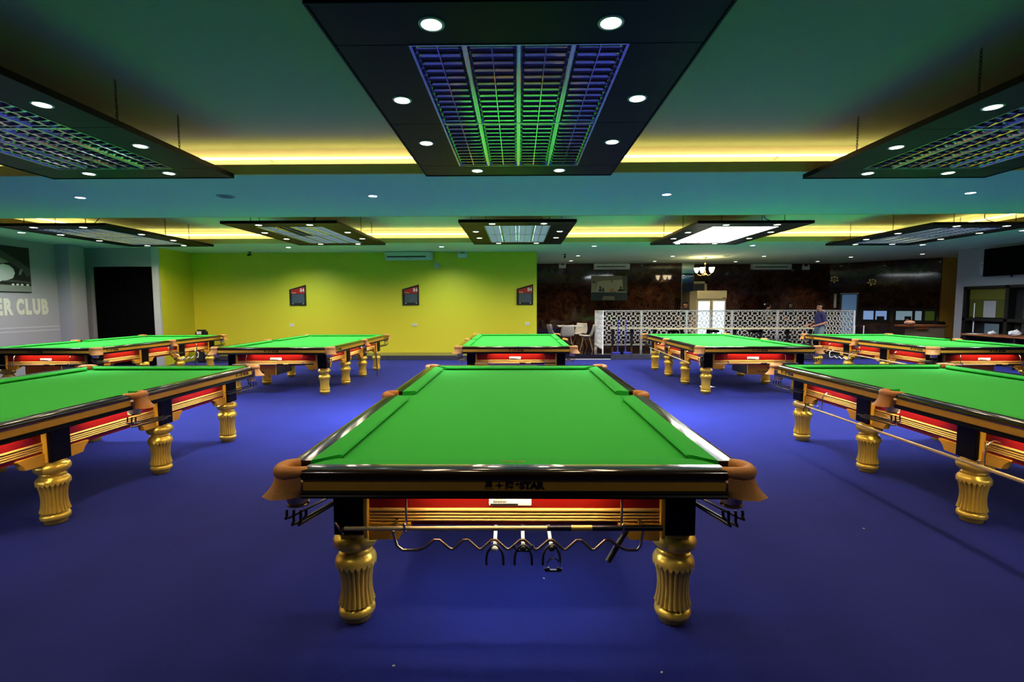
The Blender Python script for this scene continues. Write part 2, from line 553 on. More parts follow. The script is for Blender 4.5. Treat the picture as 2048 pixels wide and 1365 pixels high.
for i in range(4):
    MB().bbox(xs[i] + 0.004, xs[i + 1] - 0.004, 18.72, 18.75, 0.14, ZS - 0.002, 0.003).build('marble_slab', M_MARBLE, m2)
A = Vector((11.75, 18.75, 0))
T = Vector((0.69122, -0.72264, 0))
ANG = math.atan2(T.y, T.x)
m3 = struct('wall_marble_angled', MB().box(0, 3.2, 0.0, 0.15, 0, ZS), M_BLACKM, label='angled dark marble wall with small windows')
m3.location = A
m3.rotation_euler = (0, 0, ANG)
for a, b in ((0.0, 1.88), (1.89, 3.18)):
    MB().bbox(a, b, -0.03, 0.0, 0.0, ZS - 0.002, 0.003).build('marble_slab', M_MARBLE, m3)
struct('wall_tan', MB().box(13.93, 17.0, 16.45, 16.6, 0, ZS), M_TAN, label='ochre wall at the end of the bar')
struct('wall_far_right', MB().box(16.9, 17.0, 14.0, 16.6, 0, ZS), M_DARKW)
struct('wall_right_return', MB().box(WX + 0.2, 17.0, 14.0, 14.16, 0, ZS), M_GREY)

# ================================================================== SNOOKER TABLES
HW, HL = 1.05, 1.91
LX, LYS = 0.80, (-1.62, -0.54, 0.54, 1.62)


def rail_mesh(name, hl):
    return MB().prism([(0, 0.822), (0, 0.845), (0.004, 0.855), (0.013, 0.861), (0.03, 0.8635), (0.07, 0.863), (0.096, 0.862), (0.096, 0.82)], -hl, hl).mesh(name, M_RAILW, ang=50)


def fascia_mesh(name, hl):
    return MB().bbox(-hl, hl, 0.006, 0.03, 0.771, 0.823, 0.002).mesh(name, M_FASCIA)


def trim_mesh(name, hl):
    return MB().prism([(-0.008, 0.742), (-0.010, 0.750), (-0.004, 0.757), (-0.006, 0.764), (0.004, 0.772), (0.06, 0.772), (0.06, 0.742)], -hl, hl).mesh(name, M_BLOCK, ang=20)


def cushion_mesh(name, hl, cut_a, cut_b):
    prof = [(0.096, 0.862), (0.15, 0.8625), (0.185, 0.861), (0.200, 0.856), (0.205, 0.848), (0.196, 0.838), (0.165, 0.826), (0.096, 0.824)]
    n = len(prof)
    v = []
    for sgn, cut in ((-1, cut_a), (1, cut_b)):
        for y, z in prof:
            t = (y - 0.096) / 0.109
            v.append((sgn * (hl - cut * t ** 1.35), y, z))
    f = [[i, (i + 1) % n, n + (i + 1) % n, n + i] for i in range(n)] + [list(range(n))[::-1], list(range(n, 2 * n))]
    return MB().add(v, f).mesh(name, M_CLOTH, ang=50)


def leg_mesh():
    P_ = [(0.060, 0.0), (0.068, 0.004), (0.070, 0.022), (0.074, 0.028)]
    P_ += [(0.083, 0.034), (0.088, 0.044), (0.089, 0.056), (0.085, 0.068), (0.076, 0.076), (0.070, 0.080), (0.071, 0.085)]
    fl0 = len(P_)
    for t in range(0, 13):
        q = t / 12
        z = 0.092 + q * 0.208
        P_.append((0.0765 + (0.070 if q < 0.45 else 0.062) * (q - 0.45) ** 2, z))
    fl1 = len(P_)
    P_ += [(0.101, 0.310), (0.101, 0.318), (0.097, 0.330), (0.088, 0.342), (0.079, 0.350), (0.078, 0.355), (0.081, 0.359), (0.073, 0.362), (0.067, 0.367)]
    P_ += [(0.067, 0.378), (0.088, 0.383), (0.102, 0.397), (0.1075, 0.412), (0.1075, 0.427), (0.101, 0.443), (0.086, 0.453), (0.081, 0.457), (0.083, 0.463), (0.079, 0.469), (0.074, 0.473)]
    NF = 22

    def mod(a, k):
        if fl0 <= k < fl1:
            return 1.0 - 0.12 * (1 - abs(math.cos(a * NF / 2))) ** 1.3
        return 1.0
    b = MB().lathe(P_, n=NF * 6, mod=mod)
    # scalloped collar edge: drop alternate rim points
    nn = NF * 6
    for k in (fl1,):
        for i in range(nn):
            x, y, z = b.v[k * nn + i]
            a = 2 * PI * i / nn
            b.v[k * nn + i] = (x, y, z - 0.020 * abs(math.cos(a * NF / 2)))
    return b.mesh('leg', M_GOLD, ang=60)


def block_mesh(corner):
    b = MB()
    h = 0.078
    b.bbox(-h, h, -h, h, 0.47, 0.745, 0.003, 0)
    if corner:      # gold on +x and +y faces (corner at -x -y)
        b.bbox(h - 0.002, h + 0.006, -h + 0.03, h + 0.004, 0.472, 0.742, 0.002, 1)
        b.bbox(-h + 0.03, h + 0.004, h - 0.002, h + 0.006, 0.472, 0.742, 0.002, 1)
    else:           # outward is -y, gold on the +-x faces
        for s_ in (-1, 1):
            b.bbox(min(s_ * (h - 0.002), s_ * (h + 0.006)), max(s_ * (h - 0.002), s_ * (h + 0.006)), -h + 0.025, h, 0.472, 0.742, 0.002, 1)
    return b.mesh('leg_block', [M_BLOCK, M_GOLDW])


def panel_mesh(name, hl):
    return MB().bbox(-hl, hl, 0.0, 0.03, 0.525, 0.745, 0.002).mesh(name, M_RED)


RIBZ = (0.612, 0.593, 0.577, 0.562)


def rib_mesh(hl, big=False):
    r = 0.0095 if big else 0.0072
    pts = [(-0.022 - r * math.sin(PI * k / 6) * 1.2, -r * math.cos(PI * k / 6)) for k in range(7)] + [(0.002, r), (0.002, -r)]
    return MB().prism(pts, -hl, hl).mesh('rib', M_RIB, ang=60)


def bracket_mesh(sgn):
    pts = [(0, 0.54), (0.20, 0.54), (0.20, 0.532), (0.165, 0.50), (0.145, 0.462), (0, 0.456)]
    pts = [(sgn * p[0], p[1]) for p in pts]
    return MB().prism(pts, -0.02, 0.03, 'y').mesh('bracket', M_FASCIA, smooth=False)


def pocket_rim(kind):
    if kind == 'corner':   # corner at -x -y in local axes, origin at table centre
        path = [(-0.925, -1.868, 0.846), (-0.965, -1.885, 0.846), (-1.012, -1.888, 0.846), (-1.048, -1.866, 0.846), (-1.058, -1.825, 0.846), (-1.046, -1.782, 0.846), (-1.010, -1.750, 0.846)]
    else:                  # mid pocket on -x side
        path = [(-0.985, -0.078, 0.849), (-1.030, -0.070, 0.847), (-1.062, -0.040, 0.846), (-1.070, 0.0, 0.846), (-1.062, 0.040, 0.846), (-1.030, 0.070, 0.847), (-0.985, 0.078, 0.849)]
    return MB().tube(path, [0.024, 0.029, 0.030, 0.030, 0.030, 0.029, 0.024], n=12, sub=5).mesh('pocket', M_LEATHER, ang=70)


def pocket_skirt(kind):
    if kind == 'corner':
        top = [(-0.940, -1.905), (-0.985, -1.912), (-1.032, -1.905), (-1.070, -1.872), (-1.082, -1.83), (-1.070, -1.77)]
        cx, cy = -0.95, -1.80
        fl = [0.02, 0.24, 0.36, 0.40, 0.30, 0.02]
    else:
        top = [(-1.055, -0.068), (-1.085, -0.050), (-1.098, -0.018), (-1.098, 0.018), (-1.085, 0.050), (-1.055, 0.068)]
        cx, cy = -0.92, 0.0
        fl = [0.10, 0.30, 0.34, 0.34, 0.30, 0.10]
    b = MB()
    rows = 5
    v = []
    for off in (0.0, -0.006):
        for r_ in range(rows):
            t = r_ / (rows - 1)
            for (x, y), f_ in zip(top, fl):
                dx, dy = x - cx, y - cy
                L = math.hypot(dx, dy)
                k = 1 + f_ * t * t + off / L
                v.append((cx + dx * k, cy + dy * k, 0.832 - 0.085 * t - 0.012 * f_ * t))
    n = len(top)
    f = []
    for o in (0, rows * n):
        for r_ in range(rows - 1):
            for i in range(n - 1):
                q = [o + r_ * n + i, o + r_ * n + i + 1, o + (r_ + 1) * n + i + 1, o + (r_ + 1) * n + i]
                f.append(q if o == 0 else q[::-1])
    S = rows * n
    for i in range(n - 1):
        f.append([i, S + i, S + i + 1, i + 1])
        f.append([(rows - 1) * n + i, (rows - 1) * n + i + 1, S + (rows - 1) * n + i + 1, S + (rows - 1) * n + i])
    for r_ in range(rows - 1):
        f.append([r_ * n, (r_ + 1) * n, S + (r_ + 1) * n, S + r_ * n])
        f.append([r_ * n + n - 1, S + r_ * n + n - 1, S + (r_ + 1) * n + n - 1, (r_ + 1) * n + n - 1])
    b.add(v, f)
    return b.mesh('skirt', M_LEATHER, ang=70)


PC = {'corner': (-0.985, -1.835), 'mid': (-1.000, 0.0)}


def pocket_net(kind):
    x, y = PC[kind]
    pr = [(0.038, 0.690), (0.044, 0.693), (0.047, 0.705), (0.050, 0.725), (0.055, 0.75), (0.060, 0.80)]
    return MB().lathe(pr, (x, y, 0), n=16).mesh('net', M_NET, ang=60)


def pocket_ring(kind):
    x, y = PC[kind]
    return MB().lathe([(0.036, 0.680), (0.047, 0.682), (0.050, 0.689), (0.046, 0.697), (0.036, 0.699)], (x, y, 0), n=16).mesh('net_ring', M_BRASS, ang=60)


def ball_rail(kind):
    x, y = PC[kind]
    b = MB()
    if kind == 'corner':
        for dx, dz in ((-0.042, 0.0), (-0.012, -0.028), (0.020, -0.028), (0.045, 0.0)):
            b.tube([(x + dx, y - 0.02, 0.665), (x + dx, y - 0.025, 0.640 + dz), (x + dx * 0.9, y + 0.0, 0.622 + dz), (x + dx * 0.8 + 0.08, y + 0.34, 0.600 + dz * 0.7)], 0.0062, n=6, sub=3)
    else:
        for dx, dz in ((-0.035, 0.0), (0.0, -0.03), (0.035, 0.0)):
            b.tube([(x + dx, y - 0.03, 0.665), (x + dx, y - 0.035, 0.630 + dz), (x + dx, y - 0.01, 0.610 + dz), (x + dx * 0.9 + 0.06, y + 0.46, 0.565 + dz * 0.7)], 0.0062, n=6, sub=3)
    return b.mesh('ball_rail', M_BLACK)


def hook_mesh():
    return MB().tube([(0, 0.0, 0.690), (0, -0.045, 0.702), (0, -0.085, 0.680), (0, -0.098, 0.62), (0, -0.100, 0.545), (0, -0.112, 0.520), (0, -0.132, 0.522), (0, -0.140, 0.560)], 0.0055, n=8, sub=5).ball((0, -0.140, 0.562), 0.009).mesh('cue_hook', M_STEEL)


def bed_mesh():
    pts = []
    bx, by = 0.955, 1.80

    def arc(cx, cy, r, a0, a1, n=7):
        for k in range(n + 1):
            a = math.radians(a0 + (a1 - a0) * k / n)
            pts.append((cx + r * math.cos(a), cy + r * math.sin(a)))
    arc(-bx, -by, 0.095, 90, 0)
    arc(bx, -by, 0.095, 180, 90)
    arc(bx + 0.01, 0, 0.075, 262, 98)
    arc(bx, by, 0.095, 270, 180)
    arc(-bx, by, 0.095, 360, 270)
    arc(-bx - 0.01, 0, 0.075, 82, -82)
    return MB().prism(pts, 0.795, 0.826, 'z').mesh('bed_cloth', M_CLOTH, smooth=False)


# brand lettering made once
def logo_mesh():
    b = MB()

    def dia(cx, cz, r, k=0.32):
        pts = []
        for i in range(8):
            rr = r if i % 2 == 0 else r * k
            a = PI / 2 + i * PI / 4
            pts.append((cx + rr * math.cos(a), cz + rr * math.sin(a)))
        b.prism(pts, -0.0012, 0.0, 'y')
    dia(-0.062, 0.002, 0.019)
    dia(0.017, 0.008, 0.013)
    me = b.mesh('logo', M_INK, smooth=False)
    bm = bmesh.new()
    bm.from_mesh(me)
    for body, size, cx, bold in (('星', 0.040, -0.108, 0.0006), ('牌', 0.040, -0.018, 0.0006), ('STAR', 0.040, 0.080, 0.0028)):
        t = text_mesh(body, size, 0.0006, bold, 1.12 if body == 'STAR' else 1.0)
        t.transform(Matrix.Translation((cx, -0.0006, 0)) @ Matrix.Rotation(PI / 2, 4, 'X'))
        bm.from_mesh(t)
        bpy.data.meshes.remove(t)
    bm.to_mesh(me)
    bm.free()
    me.materials.clear()
    me.materials.append(M_INK)
    return me


TM = dict(rail_e=rail_mesh('end_rail', 0.935), rail_s=rail_mesh('side_rail', 0.838),
          fas_e=fascia_mesh('fascia', 0.930), fas_s=fascia_mesh('fascia', 0.836),
          trm_e=trim_mesh('trim', 0.935), trm_s=trim_mesh('trim', 0.838),
          cus_e=cushion_mesh('cushion', 0.930, 0.12, 0.12), cus_a=cushion_mesh('cushion', 0.838, 0.12, 0.05), cus_b=cushion_mesh('cushion', 0.838, 0.05, 0.12),
          leg=leg_mesh(), blk_c=block_mesh(True), blk_m=block_mesh(False),
          pan_e=panel_mesh('end_panel', 0.722), pan_s=panel_mesh('side_panel', 0.462),
          rib_e=rib_mesh(0.722), rib_s=rib_mesh(0.462), rib_eb=rib_mesh(0.722, True), rib_sb=rib_mesh(0.462, True),
          post=MB().bbox(0, 0.020, -0.036, 0.01, 0.472, 0.742, 0.003).mesh('end_post', M_GOLDW), br_l=bracket_mesh(1), br_r=bracket_mesh(-1), hook=hook_mesh(), bed=bed_mesh(), logo=logo_mesh())
for k_ in ('corner', 'mid'):
    TM['rim_' + k_] = pocket_rim(k_)
    TM['skirt_' + k_] = pocket_skirt(k_)
    TM['net_' + k_] = pocket_net(k_)
    TM['ring_' + k_] = pocket_ring(k_)
    TM['ball_' + k_] = ball_rail(k_)


def mirrored(me, sx, sy):
    key = (me.name, sx, sy)
    if key in TM:
        return TM[key]
    m_ = me.copy()
    m_.transform(Matrix.Diagonal((sx, sy, 1, 1)))
    if sx * sy < 0:
        m_.flip_normals()
    TM[key] = m_
    return m_


def table_root(label, loc):
    t = thing('snooker_table', label, 'snooker table', (loc[0], loc[1], 0), 0, 'snooker tables in two rows')
    return t


def make_table(label, loc):
    t = table_root(label, loc)
    link('bed_cloth', TM['bed'], t)
    MB().box(-0.93, 0.93, -1.78, 1.78, 0.745, 0.79).build('slate_bed', M_BLACKM, t)
    uf = MB().box(-0.70, 0.70, -1.52, 1.52, 0.60, 0.745).build('underframe', M_BLACKM, t)
    for y in (-1.46, 1.44):
        MB().box(-0.55, 0.55, y, y + 0.02, 0.595, 0.5995).build('rail_light', M_UNDER, uf)
    # rails with fascia, trim, lettering
    for y, rz in ((-HL, 0.0), (HL, PI)):
        r = link('end_rail', TM['rail_e'], t, (0, y, 0), rz)
        link('fascia', TM['fas_e'], r)
        link('trim', TM['trm_e'], r)
        link('logo', TM['logo'], r, (0, 0.0055, 0.796))
        link('cushion', TM['cus_e'], t, (0, y, 0), rz)
    for x, rz in ((-HW, -PI / 2), (HW, PI / 2)):
        for yc in (-0.922, 0.922):
            r = link('side_rail', TM['rail_s'], t, (x, yc, 0), rz)
            link('fascia', TM['fas_s'], r)
            link('trim', TM['trm_s'], r)
            if yc * (1) != 0:
                # local +x of the rail runs along -y for the left side, +y for the right
                lx = (0.62 if (yc > 0) == (x > 0) else -0.62)
                link('logo', TM['logo'], r, (lx, 0.0055, 0.796))
            first_corner = (yc > 0) if x < 0 else (yc < 0)
            link('cushion', TM['cus_a'] if first_corner else TM['cus_b'], t, (x, yc, 0), rz)
    # pockets
    for sx in (1, -1):
        for kind, sy in (('corner', 1), ('mid', 1), ('corner', -1)):
            p_ = link('pocket', mirrored(TM['rim_' + kind], sx, sy), t)
            for nm in ('skirt', 'net', 'ring', 'ball'):
                link({'ring': 'net_ring', 'ball': 'ball_rail'}.get(nm, nm), mirrored(TM[nm + '_' + kind], sx, sy), p_)
    # legs and blocks
    for x in (-LX, LX):
        for i, y in enumerate(LYS):
            link('leg', TM['leg'], t, (x, y, 0))
            if i in (0, 3):
                rz = {(-1, -1): 0, (1, -1): PI / 2, (1, 1): PI, (-1, 1): -PI / 2}[(1 if x > 0 else -1, 1 if y > 0 else -1)]
                link('leg_block', TM['blk_c'], t, (x, y, 0), rz)
            else:
                link('leg_block', TM['blk_m'], t, (x, y, 0), -PI / 2 if x < 0 else PI / 2)
    # apron panels
    for y, rz in ((-1.70, 0.0), (1.70, PI)):
        p_ = link('end_panel', TM['pan_e'], t, (0, y, 0), rz)
        for q, z in enumerate(RIBZ):
            link('rib', TM['rib_eb' if q == 0 else 'rib_e'], p_, (0, 0.022, z - 0.012))
        for x in (-0.50, 0.50):
            link('cue_hook', TM['hook'], p_, (x, 0, 0.026))
        for x in (-0.722, 0.702):
            link('end_post', TM['post'], p_, (x, 0, 0))
        link('bracket', TM['br_l'], p_, (-0.700, 0, 0))
        link('bracket', TM['br_r'], p_, (0.700, 0, 0))
        MB().box(-0.45, 0.45, -0.075, -0.055, 0.7385, 0.741).build('rail_light', M_RAILL, p_)
    for x, rz in ((-0.815, -PI / 2), (0.815, PI / 2)):
        for yc in (-1.08, 0, 1.08):
            p_ = link('side_panel', TM['pan_s'], t, (x, yc, 0), rz)
            for q, z in enumerate(RIBZ):
                link('rib', TM['rib_sb' if q == 0 else 'rib_s'], p_, (0, 0.022, z))
            link('bracket', TM['br_l'], p_, (-0.462, 0, 0))
            link('bracket', TM['br_r'], p_, (0.462, 0, 0))
            MB().box(-0.3, 0.3, -0.075, -0.055, 0.7385, 0.741).build('rail_light', M_RAILL, p_)
    # maker's plate on the near apron
    pl = MB().bbox(-0.12, 0.085, -1.707, -1.7005, 0.622, 0.668, 0.003).build('maker_plate', M_LABEL, t)
    pl['label'] = 'white maker plate'
    text('6811', 0.017, M_GOLDT, pl, (-0.070, -1.7075, 0.659), sx=1.1)
    text('Strachan', 0.017, M_INK, pl, (-0.067, -1.7075, 0.644), sx=1.1)
    MB().box(-0.113, 0.020, -1.7085, -1.707, 0.6265, 0.6335).build('print_bar', M_INK, pl)
    lt = text('Strachan 6811', 0.020, M_GOLDT, t, (0.0, -1.775, 0.8632), (0, 0, 0), name='cloth_print')
    return t


T1 = make_table('snooker table with long green bed nearest the camera in the centre', (-0.02, 4.01))
tabs = [T1]
for lab, loc in (('snooker table at the left edge of the near row', (-4.21, 4.02)),
                 ('snooker table at the right edge of the near row', (4.13, 4.08)),
                 ('far left snooker table in front of the grey mural wall', (-8.33, 10.25)),
                 ('snooker table left of centre in the far row before the yellow wall', (-4.26, 10.30)),
                 ('snooker table in the middle of the far row behind the nearest table', (-0.03, 10.42)),
                 ('snooker table right of centre in the far row before the white lattice screens', (4.15, 10.33)),
                 ('far right snooker table beside the grey wall with dark window', (7.97, 10.12))):
    c_ = copy_tree(T1)
    c_.location = (loc[0], loc[1], 0)
    c_['label'] = lab
    tabs.append(c_)
T1, T2, T3, T4, T5, T6, T7, T8 = tabs

# drawer boxes hung under the near end of some far tables
for t, x0 in ((T4, -0.20), (T5, -0.42), (T7, 0.28), (T8, -0.05)):
    dr = MB().bbox(x0 - 0.33, x0 + 0.33, -1.56, -0.95, 0.335, 0.515, 0.004).build('drawer_box', M_BLACK, t)
    MB().bbox(x0 - 0.33, x0 + 0.33, -1.58, -1.56, 0.335, 0.515, 0.004).build('drawer_front', M_FASCIA, dr)
    link('logo', TM['logo'], dr, (x0 - 0.02, -1.5815, 0.385))
    MB().ball((x0 + 0.02, -1.592, 0.455), 0.014).build('knob', M_BRASS, dr)
    MB().box(x0 - 0.30, x0 - 0.27, -1.5, -1.0, 0.512, 0.605).build('drawer_hanger', M_BLACKM, dr)
    MB().box(x0 + 0.27, x0 + 0.30, -1.5, -1.0, 0.512, 0.605).build('drawer_hanger', M_BLACKM, dr)

# zigzag rest rack under the near end of the centre table
rk = []
zz = [(-0.565, 0.505), (-0.548, 0.440), (-0.520, 0.418), (-0.45, 0.418), (-0.415, 0.43)]
x_, up_ = -0.375, True
zz += [(-0.372, 0.468), (-0.350, 0.468)]
x_ = -0.29
for k in range(6):
    zz += [(x_ - 0.008, 0.424), (x_ + 0.008, 0.424), (x_ + 0.057, 0.469), (x_ + 0.075, 0.469)]
    x_ += 0.132
zz += [(0.505, 0.430), (0.535, 0.420), (0.575, 0.422), (0.592, 0.445), (0.602, 0.51)]
path = [(x, -1.79, z + 0.024) for x, z in zz]
rr_ = MB().tube(path, 0.0075, n=8).build('rest_rack', M_STEEL, T1)
for x in (-0.565, 0.602):
    MB().tube([(x, -1.79, 0.529), (x, -1.76, 0.545), (x, -1.70, 0.55)], 0.0075, n=8, sub=3).build('rack_arm', M_STEEL, rr_)


# ---- cues and rests (loose things)
def cue(label, p0, p1, butt=True, r0=0.0045, r1=0.0135, name='cue', ferrule=True, cat='cue', spliced=0.30):
    a, b = Vector(p0), Vector(p1)
    t = thing(name, label, cat, p0)
    d = b - a
    sp = 1 - spliced if butt else 1.0
    MB().tube([(0, 0, 0), d * sp], [r0, r0 + (r1 - r0) * sp], n=10).build('shaft', M_CUE, t)
    if butt:
        MB().tube([d * sp, d * (sp + 0.075)], r1 * 0.98, n=10).build('joint', M_BLACK, t)
        MB().tube([d * (sp + 0.075), d * (sp + 0.14)], r1 * 1.12, n=10).build('collar', M_RIB, t)
        MB().tube([d * (sp + 0.14), d], [r1, r1 * 1.05], n=10).build('butt', M_BLACK, t)
    if ferrule:
        MB().tube([-d.normalized() * 0.012, Vector((0, 0, 0))], r0 * 1.05, n=8).build('tip', M_BRASS, t)
    return t


ty = 4.01
cc = cue('extending pale cue with black butt resting on hooks under the nearest table end', (-0.80, ty - 1.823, 0.562), (0.66, ty - 1.823, 0.5675), r0=0.0095, r1=0.0125, spliced=0.36)
xh = thing('rest_head', 'small steel cross rest head at the cue tip below the nearest table', 'rest head', (-0.825, ty - 1.823, 0.562))
MB().tube([(-0.014, -0.012, 0.034), (0.014, 0.012, -0.034)], 0.0045, n=6).build('cross_arm', M_STEEL, xh)
MB().tube([(-0.020, 0.010, 0.018), (0.020, -0.010, -0.020)], 0.0045, n=6).build('cross_arm', M_STEEL, xh)
bt = thing('cue_butt', 'short black cue butt leaning through the zigzag rack under the nearest table', 'cue butt', (0.415, ty - 1.81, 0.40))
MB().tube([(0, 0, 0), (0.098, 0.06, 0.122)], 0.0135, n=10).build('grip', M_BLACK, bt)
MB().tube([(0.098, 0.06, 0.122), (0.104, 0.064, 0.130)], 0.0142, n=10).build('end_cap', M_BRASS, bt)
for k, (x, lab, sp) in enumerate(((-0.108, 'plain black forked rest with white shaft, leftmost in the zigzag rack', 0),
                                  (0.024, 'black spider rest with white shaft in the middle of the zigzag rack', 1),
                                  (0.155, 'silver headed spider rest with white shaft, rightmost in the zigzag rack', 2))):
    g = thing('cue_rest', lab, 'cue rest', (x, ty - 1.797, 0.464), 0, 'rests hanging in the zigzag rack')
    MB().tube([(0, 0, 0), (-0.006 if k < 2 else -0.022, 0.50, 0.13)], 0.0088, n=10).build('shaft', M_WHITE, g)
    yk = -0.014
    MB().ball((0, yk, 0), 0.016).build('hub', M_WHITE if k == 0 else M_BLACK, g)
    MB().tube([(-0.040, yk, -0.080), (-0.037, yk, -0.030), (-0.018, yk, 0.006), (0, yk, 0.014), (0.018, yk, 0.006), (0.037, yk, -0.030), (0.040, yk, -0.080)], 0.006, n=8, sub=4).build('fork', M_BLACK, g)
    if sp == 1:
        MB().tube([(-0.046, yk, 0.016), (-0.03, yk, -0.012), (0.03, yk, -0.012), (0.046, yk, 0.016)], 0.0055, n=6).build('spider_bar', M_BLACK, g)
    if sp == 2:
        MB().tube([(0.0, yk - 0.015, -0.005), (0.006, yk - 0.018, -0.035)], 0.005, n=6).build('neck', M_CHROME, g)
        MB().tube([(0.004, yk - 0.018, -0.035), (-0.022, yk - 0.018, -0.058), (-0.024, yk - 0.018, -0.088)], 0.005, n=6, sub=3).build('prong', M_CHROME, g)
        MB().tube([(0.008, yk - 0.018, -0.035), (0.036, yk - 0.018, -0.058), (0.038, yk - 0.018, -0.088)], 0.005, n=6, sub=3).build('prong', M_CHROME, g)
        MB().prism([(-0.030, -0.100), (-0.036, -0.086), (-0.012, -0.080), (-0.008, -0.092), (0.022, -0.092), (0.026, -0.080), (0.048, -0.086), (0.042, -0.100)], yk - 0.024, yk - 0.012, 'y').build('crown', M_BLACK, g, smooth=False)
# side cue of the right-hand near table, hung outside its left legs
xs_ = 4.13 - 0.985
cue('long pale cue slung along the legs of the right near table', (xs_, 5.55, 0.475), (xs_, 2.2, 0.485), butt=False, r0=0.008, r1=0.0145)
MB_h = TM['hook']
for y in (5.12, 3.32):
    hk = link('side_hook', MB_h, T3, (-0.845, y - 4.08, -0.045), -PI / 2)
g = thing('rest_head', 'black rest head clipped on the long cue beside the right near table', 'rest head', (xs_, 5.32, 0.48))
for s_ in (-1, 1):
    MB().tube([(s_ * 0.012, 0, 0.0), (s_ * 0.03, 0, -0.03), (s_ * 0.028, 0, -0.06)], 0.005, n=6, sub=2).build('fork', M_BLACK, g)
    MB().tube([(s_ * 0.010, 0, 0.0), (s_ * 0.022, 0, 0.035)], 0.005, n=6).build('prong', M_BLACK, g)
# cues on the near ends of the far row
for t, nm in ((T4, 'far left table'), (T5, 'left far table'), (T6, 'middle far table'), (T7, 'right far table'), (T8, 'far right table')):
    l = t.location
    cue('pale cue with black butt on the hooks below the %s' % nm, (l.x - 0.72, l.y - 1.823, 0.560), (l.x + 0.70, l.y - 1.823, 0.5655), r0=0.008, r1=0.0125, spliced=0.45)
for t, nm in ((T7, 'right far table'), (T8, 'far right table')):
    l = t.location
    cue('pale cue sloping down along the side legs of the %s' % nm, (l.x - 0.97, l.y + 1.5, 0.56), (l.x - 0.97, l.y - 1.25, 0.50), butt=False, r0=0.008, r1=0.0135)
    for y in (1.05, -0.9):
        link('side_hook', MB_h, t, (-0.845, y, -0.01), -PI / 2)
for t, nm, pts in ((T8, 'far right table', 0.9), (T4, 'far left table', None)):
    s_ = -1 if t is T8 else 1
    x = s_ * 0.93
    zz2 = [(0.35, 0.50), (0.37, 0.42), (0.42, 0.40), (0.50, 0.44), (0.58, 0.40), (0.66, 0.44), (0.74, 0.40), (0.82, 0.44), (0.90, 0.40), (0.98, 0.40), (1.0, 0.50)]
    r_ = MB().tube([(x, y, z) for y, z in zz2], 0.008, n=6).build('rest_rack', M_WHITE, t)
    for y in (0.35, 1.0):
        MB().tube([(x, y, 0.50), (s_ * 0.84, y, 0.56)], 0.008, n=6).build('rack_arm', M_WHITE, r_)
l = T4.location
g = thing('cue_butt', 'long black cue leaning on the side of the far left table', 'cue', (l.x + 1.18, l.y + 0.45, 0.0))
MB().tube([(0, 0, 0.0), (-0.25, 0.51, 0.685)], [0.016, 0.012], n=10).build('grip', M_BLACK, g)
MB().tube([(-0.25, 0.51, 0.685), (-0.257, 0.525, 0.705)], 0.014, n=10).build('end_cap', M_BRASS, g)
l = T5.location
g = thing('cue_butt', 'long black cue leaning under the right side of the left far table', 'cue', (l.x + 1.12, l.y + 0.6, 0.0))
MB().tube([(0, 0, 0.0), (-0.19, 0.5, 0.70)], [0.016, 0.012], n=10).build('grip', M_BLACK, g)
MB().tube([(-0.19, 0.5, 0.70), (-0.196, 0.515, 0.72)], 0.014, n=10).build('end_cap', M_BRASS, g)

# ================================================================== HANGING LIGHT PANELS
PW, PL_, PZ = 1.02, 1.57, 3.03       # half width, half length, height
FW, FL = 0.306, 1.19                 # one fixture


def blade_prof(h=0.036, top=0.019):
    l_ = []
    for k in range(5):
        q = k / 4
        l_.append((0.003 + (top - 0.003) * q ** 1.8, q * h))
    return [(-a, b) for a, b in l_[::-1]] + l_


def fixture_frame():
    b = MB()
    x, y, t = FW / 2, FL / 2, 0.008
    for (x0, x1, y0, y1) in ((-x, -x + t, -y, y), (x - t, x, -y, y), (-x, x, -y, -y + t), (-x, x, y - t, y)):
        b.box(x0, x1, y0, y1, -0.004, 0.06)
    return b.mesh('fixture_frame', M_ALU, smooth=False)


def fixture_blades():
    b = MB()
    for s_ in (-1, 1):
        x0, x1 = (0.006, FW / 2 - 0.034) if s_ > 0 else (-FW / 2 + 0.034, -0.006)
        n = 13
        for k in range(n):
            y = -FL / 2 + FL * (k + 0.5) / n
            b.prism([(y + p[0], p[1] + 0.002) for p in blade_prof()], x0, x1, 'x')
    return b.mesh('blade', M_LOUVRE, ang=60)


def fixture_sides():
    b = MB()
    for s_ in (-1, 1):
        pts = [(s_ * (FW / 2 - 0.009), 0.0), (s_ * (FW / 2 - 0.014), 0.0), (s_ * (FW / 2 - 0.022), 0.014), (s_ * (FW / 2 - 0.034), 0.038), (s_ * (FW / 2 - 0.009), 0.038)]
        b.prism(pts, -FL / 2 + 0.008, FL / 2 - 0.008, 'y')
    return b.mesh('side_reflector', M_LOUVRE, ang=60)


